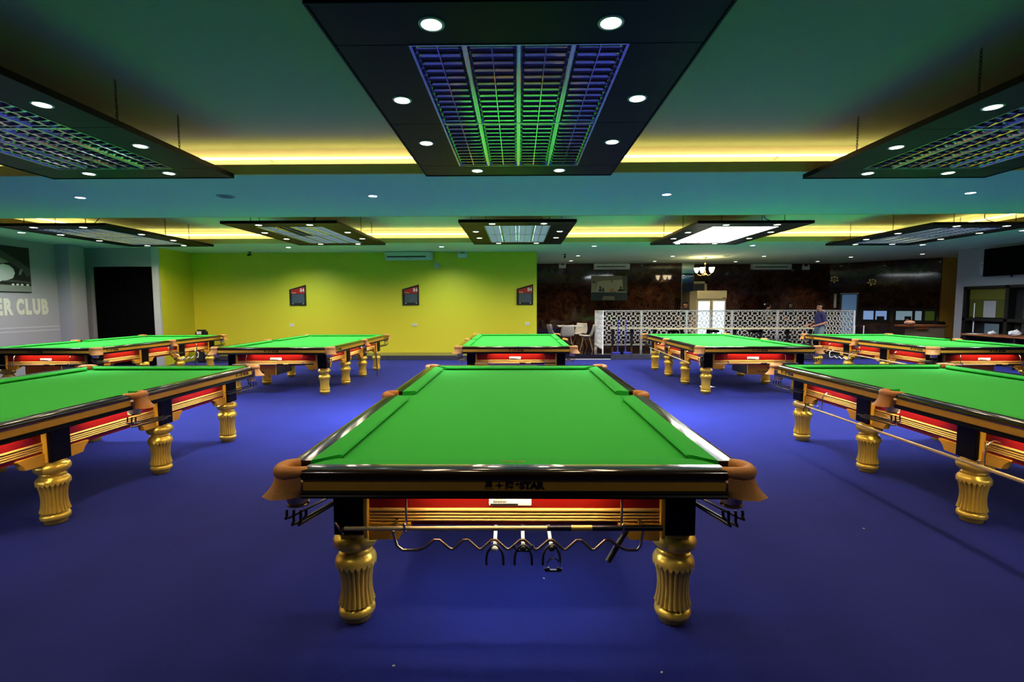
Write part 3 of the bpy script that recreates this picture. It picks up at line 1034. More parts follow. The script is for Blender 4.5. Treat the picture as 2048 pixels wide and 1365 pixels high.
FM = dict(frame=fixture_frame(), blade=fixture_blades(), blade_on=fixture_blades(), side=fixture_sides(),
          div=MB().prism([(-0.003, 0), (0.003, 0), (0.013, 0.038), (-0.013, 0.038)], -FL / 2 + 0.008, FL / 2 - 0.008, 'y').mesh('divider', M_LOUVRE, smooth=False),
          tray_off=MB().box(-FW / 2 + 0.009, FW / 2 - 0.009, -FL / 2 + 0.009, FL / 2 - 0.009, 0.042, 0.058).mesh('tray', M_TRAYOFF, smooth=False),
          tray_on=MB().box(-FW / 2 + 0.009, FW / 2 - 0.009, -FL / 2 + 0.009, FL / 2 - 0.009, 0.042, 0.058).mesh('tray', M_TRAYON, smooth=False),
          bare=MB().box(-FW / 2 + 0.020, FW / 2 - 0.020, -FL / 2 + 0.009, FL / 2 - 0.009, 0.004, 0.012).mesh('diffuser', M_BARE, smooth=False),
          ring=MB().lathe([(0.052, 0.002), (0.053, -0.003), (0.060, -0.005), (0.067, -0.002), (0.068, 0.003)], n=28, caps=False).mesh('trim_ring', M_WHITE, ang=60),
          lens=MB().lathe([(0.053, -0.0015), (0.053, 0.004)], n=28).mesh('lens', M_SPOT, smooth=False))


def chain_mesh(length):
    b = MB()
    n = int(length / 0.028)
    for k in range(n):
        z = 0.02 + k * length / n
        pts = []
        for i in range(8):
            a = 2 * PI * i / 8
            u, w = 0.008 * math.cos(a), 0.019 * math.sin(a)
            pts.append((u, 0, z + w) if k % 2 else (0, u, z + w))
        b.tube(pts, 0.0028, n=5, closed=True)
    b.tube([(0, 0, 0), (0, 0, 0.03)], 0.005, n=6)
    return b.mesh('chain', M_BLACK)


FM['blade_on'].materials[0] = M_LOUVL


def spot_data(name, power, col, size, blend):
    d = bpy.data.lights.new(name, 'SPOT')
    d.energy = power
    d.color = col
    d.spot_size = math.radians(size)
    d.spot_blend = blend
    d.shadow_soft_size = 0.09
    return d


LT = dict(spot=spot_data('panel_spot', P_SPOT, WARM, 150, 0.6), spot2=spot_data('far_panel_spot', P_SPOT2, (1.0, 0.80, 0.58), 160, 0.5), soff=spot_data('soffit_spot', P_SOFFIT, COOL, 100, 1.0), soff2=spot_data('far_soffit_spot', P_SOFFIT2, COOL, 150, 1.0),
          aisle=spot_data('aisle_spot', P_AISLE_FILL, (1.0, 0.88, 0.70), 120, 1.0),
          bar=spot_data('bar_spot', P_BAR, (1.0, 0.85, 0.62), 110, 0.8))
CHAIN = chain_mesh(ZR - PZ - 0.05)
BOARD = {}


def light_panel(label, x, y, mode):
    t = thing('light_panel', label, 'light panel', (x, y, PZ), 0, 'hanging light panels')
    th = 0.012

    def board(x0, x1, y0, y1):
        k = (x0, x1, y0, y1)
        if k not in BOARD:
            BOARD[k] = MB().bbox(x0 + 0.0015, x1 - 0.0015, y0 + 0.0015, y1 - 0.0015, 0.0, th, 0.002).mesh('border_board', M_BOARD)
        link('border_board', BOARD[k], t)
    ix, iy = FW * 2, FL
    board(-PW, PW, -PL_, -iy)
    board(-PW, PW, iy, PL_)
    for s_ in (-1, 1):
        a, b = (ix, PW) if s_ > 0 else (-PW, -ix)
        board(a, b, -iy, 0)
        board(a, b, 0, iy)
    if 'rim' not in BOARD:
        r = MB()
        for (x0, x1, y0, y1) in ((-PW - 0.012, -PW, -PL_ - 0.012, PL_ + 0.012), (PW, PW + 0.012, -PL_ - 0.012, PL_ + 0.012), (-PW, PW, -PL_ - 0.012, -PL_), (-PW, PW, PL_, PL_ + 0.012)):
            r.box(x0, x1, y0, y1, -0.006, 0.045)
        BOARD['rim'] = r.mesh('edge_rim', M_BOARD, smooth=False)
        BOARD['top'] = MB().box(-ix - 0.02, ix + 0.02, -iy - 0.02, iy + 0.02, 0.0605, 0.085).mesh('housing', M_BLACKM, smooth=False)
        BOARD['back'] = MB().box(-PW, PW, -PL_, PL_, 0.013, 0.02)
    link('edge_rim', BOARD['rim'], t)
    link('housing', BOARD['top'], t)
    for i in range(4):
        for j in range(2):
            f = link('fixture', FM['frame'], t, ((i - 1.5) * FW, (j - 0.5) * FL, 0))
            dead = (mode == 'gap' and i == 1 and j == 0)
            if mode == 'bare':
                link('diffuser', FM['bare'], f)
            else:
                bl = link('louvre_blades', FM['blade' if mode == 'off' or dead else 'blade_on'], f)
                bl['kind'] = 'stuff'
                link('side_reflector', FM['side'], f)
                link('divider', FM['div'], f)
                link('tray', FM['tray_off'] if (mode == 'off' or dead) else FM['tray_on'], f)
    for (px, py) in ((-0.45, -1.39), (0.47, -1.39), (-0.82, -0.46), (0.83, -0.46), (-0.82, 0.46), (0.83, 0.46), (-0.44, 1.37), (0.44, 1.37)):
        dl = link('downlight', FM['ring'], t, (px, py, -0.002))
        link('lens', FM['lens'], dl)
        link('lamp', LT['spot' if mode == 'off' else 'spot2'], dl, (0, 0, -0.012))
    for (px, py) in ((-0.56, -1.45), (0.57, -1.45), (-0.92, 0.85), (0.92, 0.85), (-0.92, -0.45), (0.92, 0.1)):
        link('chain', CHAIN, t, (px, py, 0.03))
    # supply cable
    if mode != 'off':
        MB().tube([(0.50, -1.2, 0.085), (0.42, -1.0, 0.20), (0.55, -0.9, ZR - PZ)], 0.007, n=6, sub=4).build('cable', M_BLACK, t)
    return t


light_panel('dark hanging light panel with unlit mirror louvres over the nearest table', 0.01, 4.02, 'off')
light_panel('hanging light panel with unlit louvres cut by the left edge of the picture', -4.23, 4.05, 'off')
light_panel('hanging light panel with unlit louvres cut by the right edge of the picture', 4.31, 4.22, 'off')
light_panel('hanging light panel over the far left table', -8.42, 10.42, 'on')
light_panel('hanging light panel with one dark louvre over the left far table', -4.19, 10.27, 'gap')
light_panel('hanging light panel over the middle far table', 0.0, 10.25, 'on')
light_panel('hanging light panel with glaring white tubes over the right far table', 4.24, 10.48, 'bare')
light_panel('hanging light panel over the far right table', 8.62, 10.75, 'on')


# ---- recessed ceiling lights
def downlight(label, x, y, m, r=0.055, group='recessed ceiling downlights'):
    key = 'dl_' + m.name
    if key not in FM:
        FM[key] = MB().lathe([(r, -0.002), (r, 0.004)], n=24).mesh('lens', m, smooth=False)
        FM[key + 'r'] = MB().lathe([(r, 0.002), (r + 0.002, -0.004), (r + 0.012, -0.006), (r + 0.02, -0.001), (r + 0.02, 0.003)], n=24, caps=False).mesh('trim_ring', M_WHITE, ang=60)
    t = thing('recessed_light', label, 'downlight', (x, y, ZS - 0.003), 0, group)
    link('trim_ring', FM[key + 'r'], t)
    link('lens', FM[key], t)
    link('lamp', LT['bar' if m is not M_SOFF else ('soff' if y < 8 else 'soff2')], t, (0, 0, -0.012))


for nm, x in zip(('leftmost', 'second from left', 'third from left', 'rightmost'), (-6.09, -2.0, 2.05, 6.18)):
    downlight('cool white downlight in the near soffit, %s of four' % nm, x, 6.9, M_SOFF)
for nm, x in zip(('above the left scoreboard', 'above the air conditioner', 'right of the yellow wall', 'above the lattice screens', 'nearest the dark window'), (-5.96, -1.97, 1.98, 6.05, 10.38)):
    downlight('cool white downlight in the far soffit %s' % nm, x, 12.85, M_SOFF)
downlight('cool white downlight at the left side soffit above the mural', -10.18, 10.1, M_SOFF)
downlight('cool white downlight at the right edge of the picture', 10.46, 10.42, M_SOFF)
for nm, x, y in (('front left of the bar', 1.87, 15.35), ('rear left of the bar', 1.84, 17.1), ('right of the wall picture', 4.8, 17.4), ('front of the wall picture', 4.86, 15.6), ('right of the chandelier at the rear', 7.75, 17.7), ('right of the chandelier in front', 7.76, 15.7), ('above the standing man at the rear', 10.64, 17.7), ('above the right end of the screens', 10.74, 16.1), ('over the desk beside the ochre wall', 12.29, 15.2)):
    downlight('warm white bar downlight %s' % nm, x, y, M_BARL, group='bar downlights')
for nm, x in (('left', -2.0), ('right', 2.05)):  # fill pair added out of view to light the nearest table's front
    t = thing('recessed_light', 'added unseen ceiling light over the camera side aisle, %s of the pair' % nm, 'downlight', (x, 0.6, ZR - 0.003), 0, 'recessed ceiling downlights')
    link('trim_ring', FM['dl_cool_lensr'], t)
    link('lens', FM['dl_cool_lens'], t)
    link('lamp', LT['aisle'], t, (0, 0, -0.012))
g = thing('ceiling_speaker', 'round dark speaker grille in the near soffit', 'speaker', (-4.04, 6.88, ZS))
MB().lathe([(0.115, 0.0), (0.118, -0.006), (0.105, -0.010), (0.10, -0.006)], n=28).build('rim', M_GREY, g)
MB().lathe([(0.10, -0.0055), (0.02, -0.008)], n=28).build('grille', mat('grille_grey', (0.12, 0.16, 0.15), 0.6), g)

# ================================================================== THINGS ON THE WALLS
# scoreboards on the yellow wall
for nm, x0 in (('leftmost of three', -6.57), ('middle of three', -3.31), ('rightmost of three beside the marble wall', -0.03)):
    t = thing('scoreboard', 'black slant topped scoreboard with red header, %s' % nm, 'scoreboard', (x0, YW, 1.59), 0, 'scoreboards on the yellow wall')
    w = 0.475
    MB().prism([(0, 0), (w, 0), (w, 0.59), (0, 0.455)], -0.03, 0.0, 'y').build('frame', M_BLACKM, t, smooth=False)
    MB().prism([(0.05, 0.335), (w - 0.03, 0.335), (w - 0.03, 0.535), (0.05, 0.43)], -0.034, -0.03, 'y').build('header', M_REDP, t, smooth=False)
    MB().prism([(0.07, 0.07), (w - 0.045, 0.07), (w - 0.045, 0.325), (0.07, 0.325)], -0.034, -0.03, 'y').build('score_panel', M_SCREEN, t, smooth=False)
    text('84', 0.15, M_LABEL, t, (w - 0.10, -0.036, 0.43), bold=0.002, sx=0.85)
    MB().box(0.075, 0.19, -0.036, -0.034, 0.352, 0.366).build('print_line', M_GOLDT, t)
    for kx in (0.10, w - 0.075):
        MB().ball((kx, -0.038, 0.048), 0.014, sc=(1, 0.5, 1)).build('knob', M_LABEL, t)
for nm, x, z in (('below the left scoreboard', -6.54, 1.02), ('below the middle scoreboard', -2.98, 1.02), ('below the right scoreboard', 0.28, 1.04)):
    t = thing('wall_socket', 'white wall socket plate %s' % nm, 'socket', (x, YW, z), 0, 'socket plates on the yellow wall')
    MB().bbox(-0.065, 0.065, -0.014, 0.0, -0.04, 0.04, 0.004).build('plate', M_PLASTW, t)
    for kx in (-0.025, 0.025):
        MB().bbox(kx - 0.014, kx + 0.014, -0.018, -0.014, -0.018, 0.018, 0.002).build('rocker', M_GREYL, t)


def aircon(label, x0, x1, y, ztop, h, m):
    t = thing('air_conditioner', label, 'air conditioner', ((x0 + x1) / 2, y, ztop - h), 0, 'wall air conditioners')
    w = (x1 - x0) / 2
    MB().prism([(0, 0.02), (-0.16, 0.0), (-0.22, 0.05), (-0.235, 0.12), (-0.22, h - 0.015), (-0.19, h), (0, h)], -w, w, 'x').build('body', m, t, ang=25)
    MB().bbox(-w + 0.07, w - 0.12, -0.242, -0.20, 0.085, 0.115, 0.004).build('air_outlet', M_BLACKM, t)
    MB().bbox(-w + 0.07, w - 0.12, -0.240, -0.21, 0.055, 0.078, 0.004).build('louvre_flap', m, t)
    MB().box(-0.06, 0.08, -0.238, -0.22, 0.02, 0.028).build('badge', M_GREY, t)
    MB().prism([(-0.0, 0.015), (-0.18, 0.01), (-0.20, h - 0.03), (0, h - 0.01)], w, w + 0.045, 'x').build('end_cap', m, t, smooth=False)
    return t


M_AC1 = mat('aircon_white', (0.62, 0.68, 0.60), 0.45)
aircon('pale air conditioner at the top of the yellow wall', -3.74, -2.46, YW, 3.095, 0.24, M_AC1)
aircon('pale air conditioner on the left marble wall above the framed picture', 2.80, 4.05, 18.29, 3.09, 0.22, M_AC1)
aircon('dim air conditioner on the dark marble wall right of the chandelier', 8.75, 10.15, 18.72, 3.09, 0.22, M_AC1)
t = thing('drain_box', 'small grey pipe box below the yellow wall air conditioner', 'box', (-2.30, YW, 2.64))
MB().bbox(-0.07, 0.07, -0.06, 0, 0.0, 0.14, 0.008).build('cover', M_GREYL, t)
MB().tube([(-0.05, -0.04, 0.14), (-0.09, -0.05, 0.20), (-0.12, -0.05, 0.26)], 0.012, n=6, sub=3).build('pipe', M_GREYL, t)
for nm, x, y, z in (('on the yellow wall right of the air conditioner', -1.57, YW, 2.93), ('on the left marble wall', 1.65, 18.29, 2.93), ('on the dark marble wall at the right', 10.80, 18.72, 2.87)):
    t = thing('emergency_light', 'white twin emergency light box %s' % nm, 'emergency light', (x, y, z), 0, 'emergency light boxes')
    MB().bbox(-0.13, 0.13, -0.09, 0, 0, 0.12, 0.01).build('case', M_PLASTW, t)
    MB().ball((-0.10, -0.05, 0.16), 0.04).build('lamp_head', M_PLASTW, t)
    MB().ball((0.10, -0.05, 0.16), 0.04).build('lamp_head', M_PLASTW, t)
    MB().bbox(-0.02, 0.02, -0.094, -0.09, 0.05, 0.08, 0.003).build('indicator', M_LABEL, t)
for nm, x, y in (('above the left end of the yellow wall', -7.55, 13.9), ('above the bar entrance', 1.42, 14.9)):
    t = thing('security_camera', 'small black security camera %s' % nm, 'camera', (x, y, ZS), 0, 'ceiling security cameras')
    MB().lathe([(0.045, 0), (0.045, -0.015), (0.03, -0.02)], n=16).build('mount', M_BLACKM, t)
    MB().tube([(0, 0, -0.02), (0.005, -0.02, -0.06)], 0.012, n=8).build('stem', M_BLACKM, t)
    MB().tube([(0.01, 0.03, -0.07), (-0.015, -0.07, -0.095)], 0.028, n=10).build('housing', M_BLACKM, t)

# mural poster, lettering and stripes on the left wall (face looks along +x)
WXL = -11.35


def on_left(pts, m, name, parent, d0, d1):
    """polygon given as (y, z) on the left wall"""
    return MB().prism(pts, WXL + d0, WXL + d1, 'x').build(name, m, parent, smooth=False)


po = thing('mural_poster', 'black and white mural of a player bending over a cue on the grey wall', 'poster', (0, 0, 0))
Y0, Y1, Z0, Z1 = 8.6, 11.38, 1.90, 2.93
on_left([(Y0, Z0), (Y1, Z0), (Y1, Z1), (Y0, Z1)], P['black'], 'backing', po, 0.0, 0.02)
on_left([(Y0, Z0 + 0.02), (Y1, Z0 + 0.02), (Y1, Z0 + 0.15), (Y0, Z0 + 0.22)], P['mid'], 'print_cloth', po, 0.02, 0.022)
on_left([(10.35, 2.10), (10.75, 2.14), (11.38, 2.11), (11.38, 2.15), (10.8, 2.19), (10.4, 2.18)], P['dark'], 'print_rail', po, 0.02, 0.023)
on_left([(9.3, 2.08), (10.62, 2.08), (10.72, 2.15), (10.60, 2.26), (10.30, 2.30), (9.3, 2.25)], P['light'], 'print_hand', po, 0.02, 0.0245)
# sleeve and shoulder
on_left([(10.60, 2.14), (10.82, 2.16), (10.97, 2.22), (11.02, 2.33), (10.99, 2.43), (10.90, 2.50), (10.76, 2.52), (10.64, 2.46), (10.56, 2.36), (10.54, 2.24)], P['light'], 'print_sleeve', po, 0.02, 0.0255)
on_left([(9.2, 2.35), (10.30, 2.42), (10.62, 2.50), (10.95, 2.58), (10.72, 2.78), (10.40, 2.93), (9.2, 2.93)], P['mid'], 'print_shirt', po, 0.02, 0.024)
on_left([(9.3, 2.45), (10.15, 2.30), (10.45, 2.55), (10.42, 2.82), (10.10, 2.91), (9.3, 2.9)], P['light'], 'print_figure', po, 0.02, 0.0262)
on_left([(10.62, 2.70), (10.98, 2.54), (11.22, 2.36), (11.30, 2.25), (11.36, 2.30), (11.38, 2.45), (11.05, 2.66), (10.75, 2.82)], P['dark'], 'print_vest', po, 0.02, 0.0265)
on_left([(11.10, 2.30), (11.14, 2.42), (11.20, 2.44), (11.15, 2.30)], P['mid'], 'print_cuff', po, 0.02, 0.027)
for by in (10.96, 11.06, 11.16, 11.29):
    on_left([(by + 0.032 * math.cos(a), 2.075 + 0.026 * math.sin(a)) for a in [2 * PI * k / 12 for k in range(12)]], P['light'], 'print_ball', po, 0.02, 0.0272)
tx = thing('wall_lettering', 'large pale letters ER CLUB on the grey wall below the mural', 'lettering', (0, 0, 0))
M_LETT = mat('letter_paint', (0.62, 0.62, 0.52), 0.6)
for body, y0, y1 in (('E', 10.49, 10.71), ('R', 10.74, 10.94), ('C', 11.01, 11.19), ('L', 11.22, 11.36), ('U', 11.39, 11.57), ('B', 11.60, 11.77)):
    me = text_mesh(body, 0.50, 0.004, 0.030)
    xs2 = [v.co.x for v in me.vertices]
    zs2 = [v.co.y for v in me.vertices]
    w, h = max(xs2) - min(xs2), max(zs2) - min(zs2)
    for v in me.vertices:
        v.co.x = (v.co.x - min(xs2)) / w * (y1 - y0) if w else 0
        v.co.y = (v.co.y - min(zs2)) / h * 0.38
    me.materials.clear()
    me.materials.append(M_LETT)
    o = link('letter', me, tx, (WXL + 0.005, y0, 1.385))
    o.rotation_euler = (PI / 2, 0, PI / 2)
ws = thing('wall_stripes', 'two thin pale painted stripes on the grey wall under the lettering', 'wall stripe', (0, 0, 0))
for z in (1.012, 1.098):
    MB().box(WXL, WXL + 0.004, 7.0, 12.04, z - 0.011, z + 0.011).build('stripe', M_GREYL, ws)

# framed group picture on the marble: a generic stand-in
pc = thing('wall_picture', 'old toned picture of figures around a table on the marble wall', 'picture', (2.72, 18.29, 1.74))
PWd, PHt = 1.33, 0.91
MB().box(0, PWd, -0.02, 0, 0, PHt).build('panel', P['sage'], pc)


def pr(pts, m, nm, d):
    MB().prism([(a * PWd, b * PHt) for a, b in pts], -0.02 - d, -0.02, 'y').build(nm, m, pc, smooth=False)


pr([(0.14, 0.36), (0.90, 0.36), (0.86, 0.84), (0.60, 0.82), (0.58, 0.70), (0.52, 0.82), (0.30, 0.80), (0.16, 0.74)], P['pale'], 'print_wall', 0.001)
pr([(0.88, 0.36), (1.0, 0.36), (1.0, 1.0), (0.86, 1.0)], P['olive'], 'print_curtain', 0.0015)
pr([(0.0, 0.0), (1.0, 0.0), (1.0, 0.33), (0.0, 0.35)], P['teal'], 'print_ground', 0.001)
pr([(0.30, 0.02), (0.66, 0.02), (0.64, 0.17), (0.34, 0.18)], P['sage'], 'print_cloth', 0.002)
pr([(0.0, 0.345), (0.98, 0.325), (0.98, 0.345), (0.0, 0.365)], P['light'], 'print_edge', 0.003)
for k, (a, hh, ww) in enumerate(((0.07, 0.80, 0.07), (0.25, 0.58, 0.05), (0.33, 0.52, 0.06), (0.60, 0.48, 0.07), (0.82, 0.58, 0.10))):
    pr([(a - ww, 0.37), (a + ww, 0.37), (a + ww * 0.8, hh - 0.16), (a + 0.02, hh - 0.10), (a - 0.02, hh - 0.10), (a - ww * 0.8, hh - 0.16)], P['black' if k else 'skin'], 'print_figure', 0.0035)
    pr([(a + 0.03 * math.cos(q), hh - 0.05 + 0.05 * math.sin(q)) for q in [2 * PI * i / 10 for i in range(10)]], P['dark'], 'print_head', 0.004)
pr([(0.50, 0.36), (0.64, 0.36), (0.62, 0.46), (0.53, 0.47)], P['orange'], 'print_shirt', 0.0045)

# television and control box on the right wall
t = thing('television', 'black flat television high on the grey wall at the right edge', 'television', (WX - 0.012, 12.1, 2.28))
MB().bbox(-0.12, -0.05, -1.15, 1.15, 0.02, 0.74, 0.012).build('casing', M_VOID, t)
MB().box(-0.1225, -0.12, -1.11, 1.11, 0.06, 0.70).build('screen', M_VOID, t)
for y in (-0.4, 0.4):
    MB().bbox(-0.05, 0.0, y - 0.06, y + 0.06, 0.2, 0.5, 0.006).build('bracket', M_BLACK, t)
    MB().ball((-0.09, y, 0.0), 0.03).build('foot', M_BLACKM, t)
t = thing('control_box', 'small grey box on the wall beside the television', 'box', (WX, 13.36, 2.36))
MB().bbox(-0.06, 0, -0.06, 0.06, 0, 0.34, 0.008).build('case', M_GREYL, t)
MB().bbox(-0.065, -0.06, -0.03, 0.03, 0.22, 0.28, 0.002).build('display', M_GREY, t)

# ================================================================== BAR AREA
# white lattice screens
CELL = 0.1535


def ring(b, cx, cz, a, c, th, y0, y1):
    def oc(a_, c_):
        m_ = min(a_, c_) * 0.82
        return [(a_, c_ - m_), (a_ - m_, c_), (-a_ + m_, c_), (-a_, c_ - m_), (-a_, -c_ + m_), (-a_ + m_, -c_), (a_ - m_, -c_), (a_, -c_ + m_)]
    o_, i_ = oc(a, c), oc(a - th, c - th)
    v = []
    for y in (y0, y1):
        v += [(cx + p[0], y, cz + p[1]) for p in o_] + [(cx + p[0], y, cz + p[1]) for p in i_]
    f = []
    for k in range(8):
        j = (k + 1) % 8
        f += [(k, j, 8 + j, 8 + k), (16 + k, 24 + k, 24 + j, 16 + j), (k, 16 + k, 16 + j, j), (8 + k, 8 + j, 24 + j, 24 + k)]
    b.add(v, f)


def lattice_mesh(cols, rows):
    b = MB()
    for i in range(cols):
        for j in range(rows):
            x, z = (i + 0.5) * CELL, (j + 0.5) * CELL
            if (i + j) % 2:
                ring(b, x, z, 0.060, 0.096, 0.019, -0.008, 0.008)
            else:
                ring(b, x, z, 0.096, 0.060, 0.019, -0.008, 0.008)
    return b.mesh('lattice', M_WHITE, smooth=False)


LAT = lattice_mesh(9, 7)


def screen(label, x, y, rz, zbase, foot):
    t = thing('lattice_screen', label, 'screen', (x, y, zbase), rz, 'white lattice screens')
    w, h, z0 = CELL * 9, CELL * 7, 0.16
    link('lattice', LAT, t, (0.03, 0, z0))
    for x0 in (0.0, w + 0.03):
        MB().bbox(x0, x0 + 0.03, -0.018, 0.018, foot, z0 + h + 0.03, 0.003).build('post', M_WHITE, t)
    for z in (z0 - 0.02, z0 + h):
        MB().bbox(0.03, w + 0.03, -0.015, 0.015, z, z + 0.03, 0.003).build('rail', M_WHITE, t)
    return t


SWd = CELL * 9 + 0.062
for k, nm in enumerate(('leftmost', 'second from left', 'middle', 'fourth from left', 'rightmost')):
    screen('white lattice screen of octagon rings behind the counter, %s of five' % nm, 2.52 + k * SWd, 15.78, 0, 0.14, 0.0)
screen('white lattice side screen at the left end of the counter', 2.48, 14.29, PI / 2, 0.14, 0.0)
screen('white lattice side screen at the right end of the counter', 9.72, 14.29, PI / 2, 0.14, 0.0)

# counter inside the screens
ct = thing('bar_counter', 'long narrow cream topped counter on black legs before the lattice screens', 'counter', (5.9, 15.0, 0.14))
MB().bbox(-3.05, -1.82, -0.24, 0.24, 0.715, 0.745, 0.005).build('top', M_CREAM, ct)
MB().bbox(-1.80, 3.10, -0.24, 0.24, 0.70, 0.730, 0.005).build('top', M_CREAM, ct)
for x in (-3.0, -2.42, -1.72, -0.9, -0.1, 0.7, 1.5, 2.3, 3.0):
    lg = MB().lathe([(0.030, 0.14), (0.042, 0.45), (0.055, 0.70)], (x, 0, 0), n=14).build('leg', M_BLACKM, ct)
    MB().lathe([(0.020, 0.0), (0.030, 0.14)], (x, 0, 0), n=14).build('brass_foot', M_BRASS, lg)
for x, nm in ((-1.05, 'left'), (0.2, 'middle'), (1.45, 'right')):
    t = thing('bar_stool', 'black bar stool under the long counter, %s of three' % nm, 'stool', (5.9 + x, 15.36, 0.14), 0, 'black bar stools')
    MB().lathe([(0.16, 0.58), (0.175, 0.60), (0.17, 0.64), (0.12, 0.655)], n=20).build('seat', M_BLACKC, t)
    for a in range(4):
        q = PI / 4 + a * PI / 2
        MB().tube([(0.10 * math.cos(q), 0.10 * math.sin(q), 0.58), (0.19 * math.cos(q), 0.19 * math.sin(q), 0.0)], 0.014, n=8).build('leg', M_BLACKM, t)
    MB().tube([(0.15 * math.cos(2 * PI * k / 16), 0.15 * math.sin(2 * PI * k / 16), 0.22) for k in range(16)], 0.009, n=6, closed=True).build('foot_ring', M_BLACKM, t)
for nm, x in (('left', 2.98), ('right', 3.21)):
    t = thing('floor_mop', 'blue flat floor mop standing before the screens, %s of two' % nm, 'mop', (x, 14.62, 0.14), 0, 'blue mops')
    MB().tube([(0, 0, 0.03), (0.01, 0.03, 1.02)], 0.014, n=8).build('handle', M_BLUEP, t)
    MB().bbox(-0.17, 0.17, -0.06, 0.06, 0.0, 0.035, 0.008).build('head', M_BLUEP, t)
    MB().tube([(0, 0, 0.03), (0, 0, 0.10)], 0.022, n=8).build('socket', M_BLUEP, t)
t = thing('water_bottle', 'clear plastic bottle on the platform edge', 'bottle', (3.94, 14.45, 0.14))
MB().lathe([(0.032, 0), (0.034, 0.02), (0.034, 0.15), (0.014, 0.20), (0.014, 0.225)], n=16).build('body', M_CLEAR, t)
MB().lathe([(0.016, 0.225), (0.016, 0.245)], n=12).build('cap', M_WHITE, t)
# small white barrier to the right of the screens
t = thing('barrier', 'small white metal barrier right of the lattice screens', 'barrier', (9.78, 14.35, 0.0))
MB().tube([(0.0, 0, 0), (0, 0, 0.96), (0.26, 0, 0.96), (0.26, 0, 0)], 0.014, n=8).build('hoop', M_WHITE, t)
MB().bbox(-0.02, 0.28, -0.08, 0.08, 0, 0.015, 0.003).build('base', M_WHITE, t)


# dining table with shell chairs
def shell_chair_meshes():
    b = MB()
    n, mrows = 9, 12
    v = []
    for r_ in range(mrows):
        q = r_ / (mrows - 1)
        if q < 0.5:
            u = q / 0.5
            y, z = -0.22 + 0.40 * u, 0.45 - 0.03 * math.sin(u * PI * 0.8)
            wd = 0.20 + 0.035 * math.sin(u * PI)
        else:
            u = (q - 0.5) / 0.5
            y, z = 0.18 + 0.09 * math.sin(u * PI / 2) + 0.03 * u, 0.445 + 0.36 * u
            wd = 0.23 - 0.05 * u * u
        for i in range(n):
            s_ = (i / (n - 1)) * 2 - 1
            lift = 0.05 * abs(s_) ** 3 * (1 if q < 0.6 else 0.3)
            v.append((wd * s_, y - (0.07 * abs(s_) ** 2 if q > 0.5 else 0), z + lift))
    f = [(r_ * n + i, r_ * n + i + 1, (r_ + 1) * n + i + 1, (r_ + 1) * n + i) for r_ in range(mrows - 1) for i in range(n - 1)]
    b.add(v, f)
    sh = b.mesh('shell', M_SHELL, ang=80)
    legs = []
    for sx in (-1, 1):
        for sy in (-1, 1):
            legs.append(MB().tube([(0.10 * sx, 0.02 + 0.09 * sy, 0.42), (0.20 * sx, 0.02 + 0.20 * sy, 0.0)], [0.016, 0.011], n=8).mesh('leg', M_WOODL))
    br = MB()
    for sy in (-1, 1):
        br.tube([(-0.12, 0.02 + 0.11 * sy, 0.36), (0.16, 0.02 + 0.16 * sy, 0.18)], 0.005, n=5)
        br.tube([(0.12, 0.02 + 0.11 * sy, 0.36), (-0.16, 0.02 + 0.16 * sy, 0.18)], 0.005, n=5)
    return sh, legs, br.mesh('wire_brace', M_BLACK)


SH, LGS, BRC = shell_chair_meshes()
for nm, x, y, rz in (('with its back to the camera', 1.58, 15.72, PI), ('right of the table beside the screen', 2.17, 15.60, -PI / 2 - 0.2),
                     ('behind the table', 2.12, 16.85, -0.5), ('left of the table', 1.25, 16.2, PI / 2 + 0.3)):
    t = thing('shell_chair', 'white plastic shell chair with wooden legs %s' % nm, 'chair', (x, y, 0.14), rz, 'shell chairs in the bar')
    s_ = link('shell', SH, t)
    md = s_.modifiers.new('thickness', 'SOLIDIFY')
    md.thickness = 0.008
    for l in LGS:
        link('leg', l, t)
    link('wire_brace', BRC, t)
t = thing('dining_table', 'square white topped table among the shell chairs in the bar', 'table', (1.75, 16.4, 0.14))
MB().bbox(-0.42, 0.42, -0.40, 0.40, 0.725, 0.75, 0.006).build('top', M_PLASTW, t)
MB().lathe([(0.24, 0.0), (0.24, 0.012), (0.03, 0.03), (0.03, 0.70), (0.12, 0.725)], n=24).build('pedestal', M_BLACK, t)
t = thing('wire_chair', 'thin steel frame chair half hidden by the yellow wall', 'chair', (0.86, 15.5, 0.14), -PI / 2)
for sx in (-1, 1):
    MB().tube([(0.20 * sx, -0.2, 0), (0.20 * sx, -0.2, 0.46), (0.20 * sx, 0.18, 0.46), (0.20 * sx, 0.24, 0.82)], 0.010, n=6).build('side_frame', M_CHROME, t)
    MB().tube([(0.20 * sx, 0.2, 0), (0.20 * sx, 0.18, 0.46)], 0.010, n=6).build('leg', M_CHROME, t)
for z in (0.58, 0.66, 0.74, 0.81):
    MB().tube([(-0.20, 0.20 + (z - 0.46) * 0.15, z), (0.20, 0.20 + (z - 0.46) * 0.15, z)], 0.007, n=6).build('back_slat', M_CHROME, t)
MB().bbox(-0.2, 0.2, -0.2, 0.18, 0.45, 0.47, 0.006).build('seat', M_BLACKM, t)

